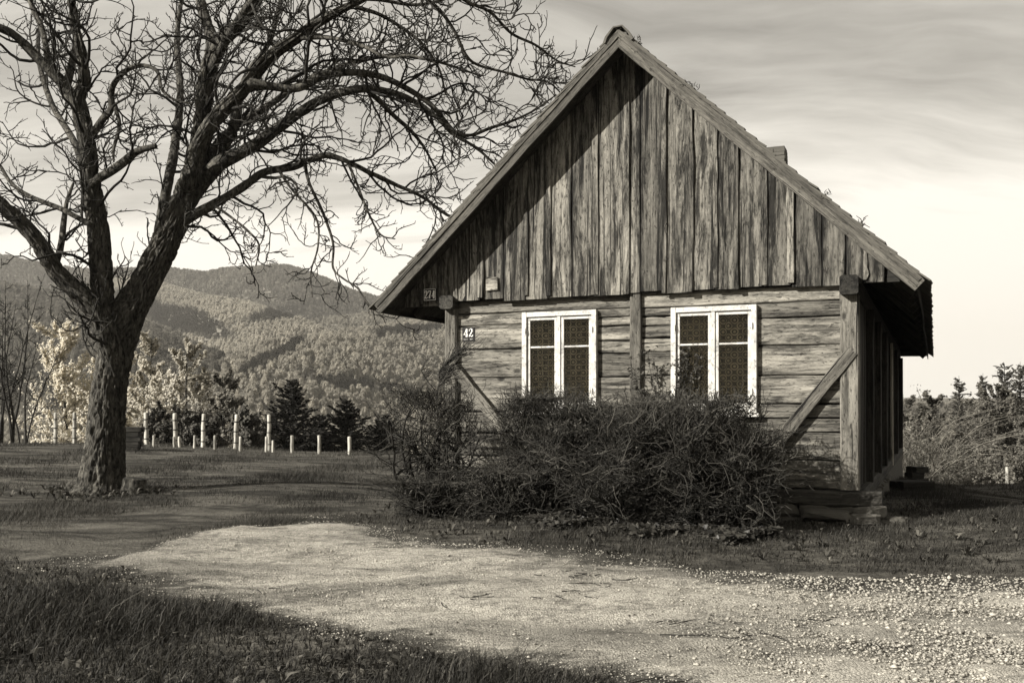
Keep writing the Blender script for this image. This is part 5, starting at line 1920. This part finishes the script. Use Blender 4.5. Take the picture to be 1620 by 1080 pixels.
# thin dark saplings at the left edge
for i, (px, d, ty, ln, st, lab) in enumerate(((2, 31, 425, 0.05, 4, 'leftmost dark bare sapling clump at the picture edge'), (22, 30, 405, 0.05, 4, 'tall dark bare sapling clump left of the blossoming tree'),
                                              (40, 33, 480, 0.06, 3, 'shorter dark bare sapling clump beside the blossoming tree'), (-25, 32, 400, 0.05, 4, 'dark bare sapling clump reaching in from the left'))):
    b = bp(px, d)
    bare_tree('bare_sapling', b, top_h(b, ty), 350 + i, lab, 'sapling', st, 0.20, 2, 0.05, 'bare saplings at the left edge', lean=(ln, 0), density=0.9, low=0.3)
# right side: larches, pines and brush beyond the crest
for i, (px, d, ty, wpx, sp, lab) in enumerate(((1517, 58, 594, 32, 0.9, 'leftmost bare larch right of the cottage'), (1555, 57, 590, 34, 0.9, 'second bare larch from the cottage'),
                                               (1589, 60, 574, 32, 1.1, 'tall thick-topped conifer right of the larches'), (1614, 56, 572, 34, 1.1, 'conifer at the right picture edge'),
                                               (1478, 62, 640, 28, 0.9, 'low conifer nearest the cottage end'), (1650, 58, 590, 28, 1.0, 'conifer just beyond the right picture edge'))):
    b = bp(px, d)
    conifer('larch', b, top_h(b, ty), wpx * d / FPX * 1.75, 370 + i, lab, M_LARCH, group='conifers right of the cottage', whorls=64, droop=(-0.15, 0.0, 0.15)[i % 3], sparse=1.4, nl=15, leafs=0.12, low=0.10, prof=(0.6, 0.75, 0.45, 0.5, 0.7, 0.6)[i])
for i, (px, d, ty, lab, mt, tn) in enumerate(((1500, 44, 690, 'pale brush below the leftmost larch', M_PALELEAF, (0.1, 0.6)), (1545, 45, 697, 'pale brush below the second larch', M_PALELEAF, (0.0, 0.5)),
                                              (1590, 44, 693, 'pale brush below the tall conifer', M_PALELEAF, (0.0, 0.55)), (1632, 45, 687, 'pale brush at the right picture edge', M_PALELEAF, (0.0, 0.5)),
                                              (1460, 43, 650, 'pale brush beside the far cottage corner', M_PALELEAF, (0.1, 0.6)))):
    b = bp(px, d)
    bare_tree('brush', b, top_h(b, ty), 390 + i, lab, 'bush', 6, 0.55, 1, 0.04, 'pale brush beyond the crest', True, 8000, 0.05, mt, ltone=tn, density=1.2, low=0.05)
# a fuller belt of leafing trees behind the brush
for i, (px, d, ty, lab, tn) in enumerate(((1440, 52, 610, 'dusky leafing tree showing just past the eave end', (0.0, 0.35)), (1490, 53, 602, 'dusky leafing tree behind the leftmost larch', (0.0, 0.3)), (1536, 52, 598, 'dusky leafing tree between the first two larches', (0.05, 0.4)),
                                          (1572, 54, 596, 'dusky leafing tree behind the second larch', (0.0, 0.3)), (1604, 52, 588, 'dusky leafing tree near the right picture edge', (0.0, 0.35)), (1640, 53, 585, 'dusky leafing tree beyond the right picture edge', (0.0, 0.35)))):
    b = bp(px, d)
    bare_tree('leafing_tree', b, top_h(b, ty), 410 + i, lab, 'tree', 1, 0.36, 2, 0.07, 'dusky leafing trees right of the cottage', True, 13000, 0.075, M_PALELEAF, ltone=tn, density=1.3, low=0.10)
# arching bramble behind the house end
b = bp(1452, 33)
root = empty('bramble_thicket', tuple(b))
tag(root, 'arching pale bramble thicket behind the far cottage corner', 'bramble')
t, lv = Tubes(), Leaves()
for s in range(170):
    a = rg.uniform(0, 2 * math.pi)
    q, rr = wander(np.array([rg.normal(0, 0.5), rg.normal(0, 0.5), 0.0]), np.array([math.cos(a) * 0.5, math.sin(a) * 0.5, 1.4]), rg.uniform(2.0, 5.4), 0.013, 0.006, 12, 0.08, np.array([math.cos(a) * 0.03, math.sin(a) * 0.03, -0.12]), rg)
    t.add(q, rr, 4, rg.uniform(0.1, 0.6))
    C = q[4:].repeat(9, 0) + rg.normal(0, 0.10, (81, 3))
    lv.cloud(C, 0.035, rg, (0.0, 0.3), 0.1, 0.5)
link('canes', t.mesh('canes', M_PALELEAF), root)
tag(link('leaves', lv.mesh('leaves', M_PALELEAF), root), kind='stuff')

# ------------------------------------------------------------------ grass, weeds, loose stones, litter
def in_house(x, y):
    c, s = math.cos(HA), math.sin(HA)
    dx, dy = x - P0[0], y - P0[1]
    u, w = dx * c + dy * s, -dx * s + dy * c
    return (u > -0.1) & (u < 5.15) & (w > -0.05) & (w < LEN)


def view_pts(n, d0, d1, rgen, pxr=(-140, 1760), p=1.0):
    d = d0 + (d1 - d0) * rgen.random(n) ** p
    px = rgen.uniform(*pxr, n)
    return (px - CX) / FPX * d, d


def blades(x, y, L, wd, rgen, tone, seg=2, sway=0.5):
    n = len(x)
    a = rgen.uniform(0, 2 * math.pi, n)
    base = np.stack([x, y, gz(x, y) - 0.012], -1)
    lean = np.stack([np.cos(a), np.sin(a), np.zeros(n)], -1) * (L * rgen.uniform(0.1, sway * 2.6, n))[:, None]
    # a light set to the right, as if combed by the wind
    lean[:, 0] += L * 0.1
    side = np.stack([-np.sin(a), np.cos(a), np.zeros(n)], -1) * (wd / 2)[:, None]
    up = np.array([0, 0, 1.0]) * L[:, None]
    if seg == 1:
        V = np.stack([base - side, base + side, base + up * 0.9 + lean], 1).reshape(-1, 3)
        return V, None, np.arange(len(V)).reshape(-1, 3), np.repeat(tone, 3)
    mid = base + up * 0.58 + lean * 0.35
    tip = base + up * 0.92 + lean * 1.1
    V = np.stack([base - side, base + side, mid + side * 0.8, mid - side * 0.8, tip], 1).reshape(-1, 3)
    i = np.arange(n)[:, None] * 5
    q = i + np.array([[0, 1, 2, 3]])
    t = i + np.array([[3, 2, 4]])
    return V, q, t, np.repeat(tone, 5)


def grass_field():
    r = np.random.default_rng(61)
    Vs, Qs, Ts, To = [], [], [], []
    off = 0
    def put(res):
        nonlocal off
        V, q, t, tn = res
        Vs.append(V)
        if q is not None:
            Qs.append(q + off)
        Ts.append(t + off)
        To.append(tn)
        off += len(V)
    def clump(x, y):
        return 0.5 + 0.5 * fbm(x, y, 41, 3, 2.4)
    # near verge: long
    x, y = view_pts(52000, 4.6, 8.8, r)
    m = lane_mask(x, y)
    k = (r.random(len(x)) < ss(0.50, -0.35, m)) & (y < np.interp(x, [-9, -4, 0, 4], [9.5, 9.5, 8, 5]))
    x, y, m = x[k], y[k], m[k]
    cl = clump(x, y)
    grow = ss(0.2, -0.9, m)
    L = (0.03 + 0.16 * grow * (0.15 + 1.1 * cl ** 1.6)) * r.uniform(0.4, 1.4, len(x))
    put(blades(x, y, L, r.uniform(0.004, 0.009, len(x)), r, np.clip(0.03 + 0.22 * cl * r.random(len(x)) + 0.30 * r.random(len(x)) ** 3 + 0.45 * (r.random(len(x)) < 0.05), 0, 1), 2))
    # meadow from there to the crest
    for (d0, d1, n, l0, w0) in ((7.5, 12, 95000, 0.050, 0.006), (10.5, 17, 170000, 0.055, 0.008), (16, 30, 150000, 0.075, 0.012)):
        x, y = view_pts(n, d0, d1, r)
        m = lane_mask(x, y)
        k = (r.random(n) < ss(0.60, -0.30, m) * 0.95 + 0.02) & ~in_house(x, y)
        x, y, m = x[k], y[k], m[k]
        cl = clump(x, y)
        worn = ss(0.3, -0.6, m)
        tuft = r.random(len(x)) < 0.42 + 0.9 * cl ** 2
        x, y, m, cl, worn = x[tuft], y[tuft], m[tuft], cl[tuft], worn[tuft]
        L = l0 * (0.35 + 0.65 * worn) * (0.3 + 1.3 * cl ** 1.5) * r.uniform(0.4, 1.5, len(x))
        dry = np.clip(0.42 + 0.55 * fbm(x, y, 47, 4, 0.9) + 0.5 * ss(19, 24, y), 0, 1.2)
        put(blades(x, y, L, w0 * r.uniform(0.6, 1.3, len(x)), r, np.clip(0.12 + 0.35 * dry * r.random(len(x)) + 0.4 * dry * r.random(len(x)) ** 2, 0, 1), 1))
    # lusher strip in front of the hedge and right of the cottage
    x, y = view_pts(30000, 8.3, 13.0, r, (620, 1720))
    m = lane_mask(x, y)
    k = (r.random(len(x)) < ss(0.1, -0.6, m)) & ~in_house(x, y)
    x, y = x[k], y[k]
    cl = clump(x, y)
    L = (0.025 + 0.06 * cl) * r.uniform(0.4, 1.4, len(x)) * ss(0.0, -0.5, m[k])
    put(blades(x, y, np.maximum(L, 0.02), r.uniform(0.005, 0.009, len(x)), r, np.clip(0.2 * r.random(len(x)) + 0.45 * r.random(len(x)) ** 3, 0, 1), 2))
    me = np_mesh('grass', np.concatenate(Vs), np.concatenate(Qs), np.concatenate(Ts), M_GRASS, False, np.concatenate(To))
    tag(link('grass', me), 'short meadow grass with longer blades on the near verge', 'grass', kind='stuff')


grass_field()


def weeds():
    """rosettes of dock and dandelion leaves, clover tufts"""
    r = np.random.default_rng(66)
    V, Q, T, To = [], [], [], []
    n = 0
    spots = []
    x, y = view_pts(1500, 4.8, 8.6, r, (-80, 1100))
    m = lane_mask(x, y)
    k = (m < -0.10) & (y < np.interp(x, [-9, -4, 0, 4], [9.3, 9.2, 8, 5]))
    spots += [(a, b, r.uniform(0.025, 0.06) * (1.5 if r.random() < 0.2 else 1.0)) for a, b in zip(x[k], y[k])]
    # leafy ring at the foot of the walnut
    for _ in range(150):
        a = r.uniform(0, 6.28)
        d = 0.36 + abs(r.normal(0, 0.28))
        spots.append((tb0[0] + math.cos(a) * d * 1.25, tb0[1] + math.sin(a) * d - 0.15, r.uniform(0.05, 0.11)))
    x, y = view_pts(420, 8.6, 13, r, (560, 1700))
    k = (lane_mask(x, y) < -0.15) & ~in_house(x, y)
    spots += [(a, b, r.uniform(0.04, 0.09)) for a, b in zip(x[k], y[k])]
    for (cx, cy, L) in spots:
        nl = r.integers(5, 11)
        tn = r.uniform(0.1, 0.7)
        z = float(gz(cx, cy))
        for l in range(nl):
            a = r.uniform(0, 6.28)
            d = np.array([math.cos(a), math.sin(a), 0.0])
            s = np.array([-math.sin(a), math.cos(a), 0.0])
            ln = L * r.uniform(0.7, 1.4)
            el = r.uniform(0.5, 1.5)
            wd = ln * r.uniform(0.08, 0.18)
            p0 = np.array([cx, cy, z])
            p1 = p0 + d * ln * 0.45 + np.array([0, 0, ln * 0.55 * el])
            p2 = p0 + d * ln * 0.95 + np.array([0, 0, ln * 0.60 * el])
            V += [p0 - s * wd * 0.2, p0 + s * wd * 0.2, p1 + s * wd, p1 - s * wd, p2]
            Q.append((n, n + 1, n + 2, n + 3))
            T.append((n + 3, n + 2, n + 4))
            To += [np.clip(tn + r.normal(0, 0.15), 0, 1)] * 5
            n += 5
    me = np_mesh('broadleaf_weeds', np.array(V), np.array(Q), np.array(T), M_WEED, False, np.array(To))
    tag(link('broadleaf_weeds', me), 'broad weed rosettes among the verge grass and round the walnut foot', 'weeds', kind='stuff')


weeds()


def pebbles():
    r = np.random.default_rng(71)
    n = 74000
    x, y = view_pts(n, 4.7, 11.5, r, (-20, 1700), 1.25)
    m = lane_mask(x, y)
    dens = 0.14 + 0.86 * ss(0.4, 2.6, x) * ss(9.0, 7.2, y) + 0.35 * (fbm(x, y, 52, 3, 1.6) > 0.35) + 0.3 * ss(0.35, 0.0, m)
    k = (m > -0.35) & (r.random(n) < dens)
    x, y = x[k], y[k]
    n = len(x)
    sz = np.clip(r.lognormal(-5.05, 0.40, n), 0.003, 0.022) * (0.8 + 0.5 * ss(0.5, 3.0, x))
    z = gz(x, y) + np.clip(lane_mask(x, y) * 0.05 + 0.014, 0.0, 0.020) + 0.008 + 0.35 * sz
    oc = np.array([(1, 0, 0), (0, 1, 0), (-1, 0, 0), (0, -1, 0), (0.2, 0.1, 0.75), (0, 0, -0.75)], float)
    f = np.array([(0, 1, 4), (1, 2, 4), (2, 3, 4), (3, 0, 4), (1, 0, 5), (2, 1, 5), (3, 2, 5), (0, 3, 5)])
    a = r.uniform(0, 6.28, n)
    B = oc[None] * r.uniform(0.65, 1.35, (n, 6, 1)) + r.normal(0, 0.12, (n, 6, 3))
    ca, sa = np.cos(a)[:, None], np.sin(a)[:, None]
    X = B[..., 0] * ca - B[..., 1] * sa
    Y = B[..., 0] * sa + B[..., 1] * ca
    V = np.stack([X, Y, B[..., 2] * 0.8], -1) * sz[:, None, None] + np.stack([x, y, z], -1)[:, None]
    T = (f[None] + (np.arange(n) * 6)[:, None, None]).reshape(-1, 3)
    me = np_mesh('loose_gravel', V.reshape(-1, 3), None, T, M_PEBBLE, False, np.repeat(np.clip(r.beta(2, 2, n), 0, 1), 6))
    tag(link('loose_gravel', me), 'loose pale stones strewn over the gravel lane', 'gravel', kind='stuff')


pebbles()


def litter():
    r = np.random.default_rng(81)
    t = Tubes()
    lv = Leaves()
    for (px, py, n, L) in ((892, 925, 7, 0.10), (925, 935, 7, 0.13), (890, 950, 5, 0.12), (1140, 1003, 6, 0.3), (1060, 985, 5, 0.25), (1250, 980, 8, 0.10), (760, 950, 5, 0.12), (1020, 1060, 6, 0.3), (1290, 985, 8, .12),
                           (650, 930, 5, 0.15), (1000, 905, 5, 0.12), (1420, 1010, 6, .12), (480, 935, 5, .12)):
        d = 1.4 * FPX / (py - HZ)
        c = gpt(px, d)
        for _ in range(n):
            p = c + np.array([r.normal(0, 0.18), r.normal(0, 0.06), 0.03])
            a = r.normal(0, 0.5)
            q, rr = wander(p, np.array([math.cos(a), math.sin(a), 0]), L * r.uniform(0.5, 1.3), 0.005, 0.003, 5, 0.2, np.zeros(3), r)
            q[:, 2] = gz(q[:, 0], q[:, 1]) + 0.028
            t.add(q, rr, 4, r.uniform(0, 0.5))
    tag(link('twig_litter', t.mesh('twig_litter', M_TWIG)), 'dark fallen twigs lying on the gravel lane', 'twigs', kind='stuff')


litter()

# ------------------------------------------------------------------ the hazy spring air
def haze():
    V = [(x, y, z) for z in (-34.0, 262.0) for y in (-3150.0, 3190.0) for x in (-3150.0, 3150.0)]
    F = [(0, 2, 3, 1), (4, 5, 7, 6), (0, 1, 5, 4), (2, 6, 7, 3), (0, 4, 6, 2), (1, 3, 7, 5)]
    m = bpy.data.materials.new('haze_air')
    m.use_nodes = True
    T = NT(m.node_tree)
    v = T.n('ShaderNodeVolumePrincipled', {'Color': (1.0, 0.96, 0.88, 1), 'Density': 0.00018, 'Anisotropy': 0.2})
    o = T.n('ShaderNodeOutputMaterial')
    T.t.links.new(v.outputs[0], o.inputs['Volume'])
    me = bpy.data.meshes.new('haze')
    me.from_pydata(V, [], F)
    me.materials.append(m)
    tag(link('haze', me), 'thin haze in the air over meadow and hills', 'haze', kind='stuff')


haze()
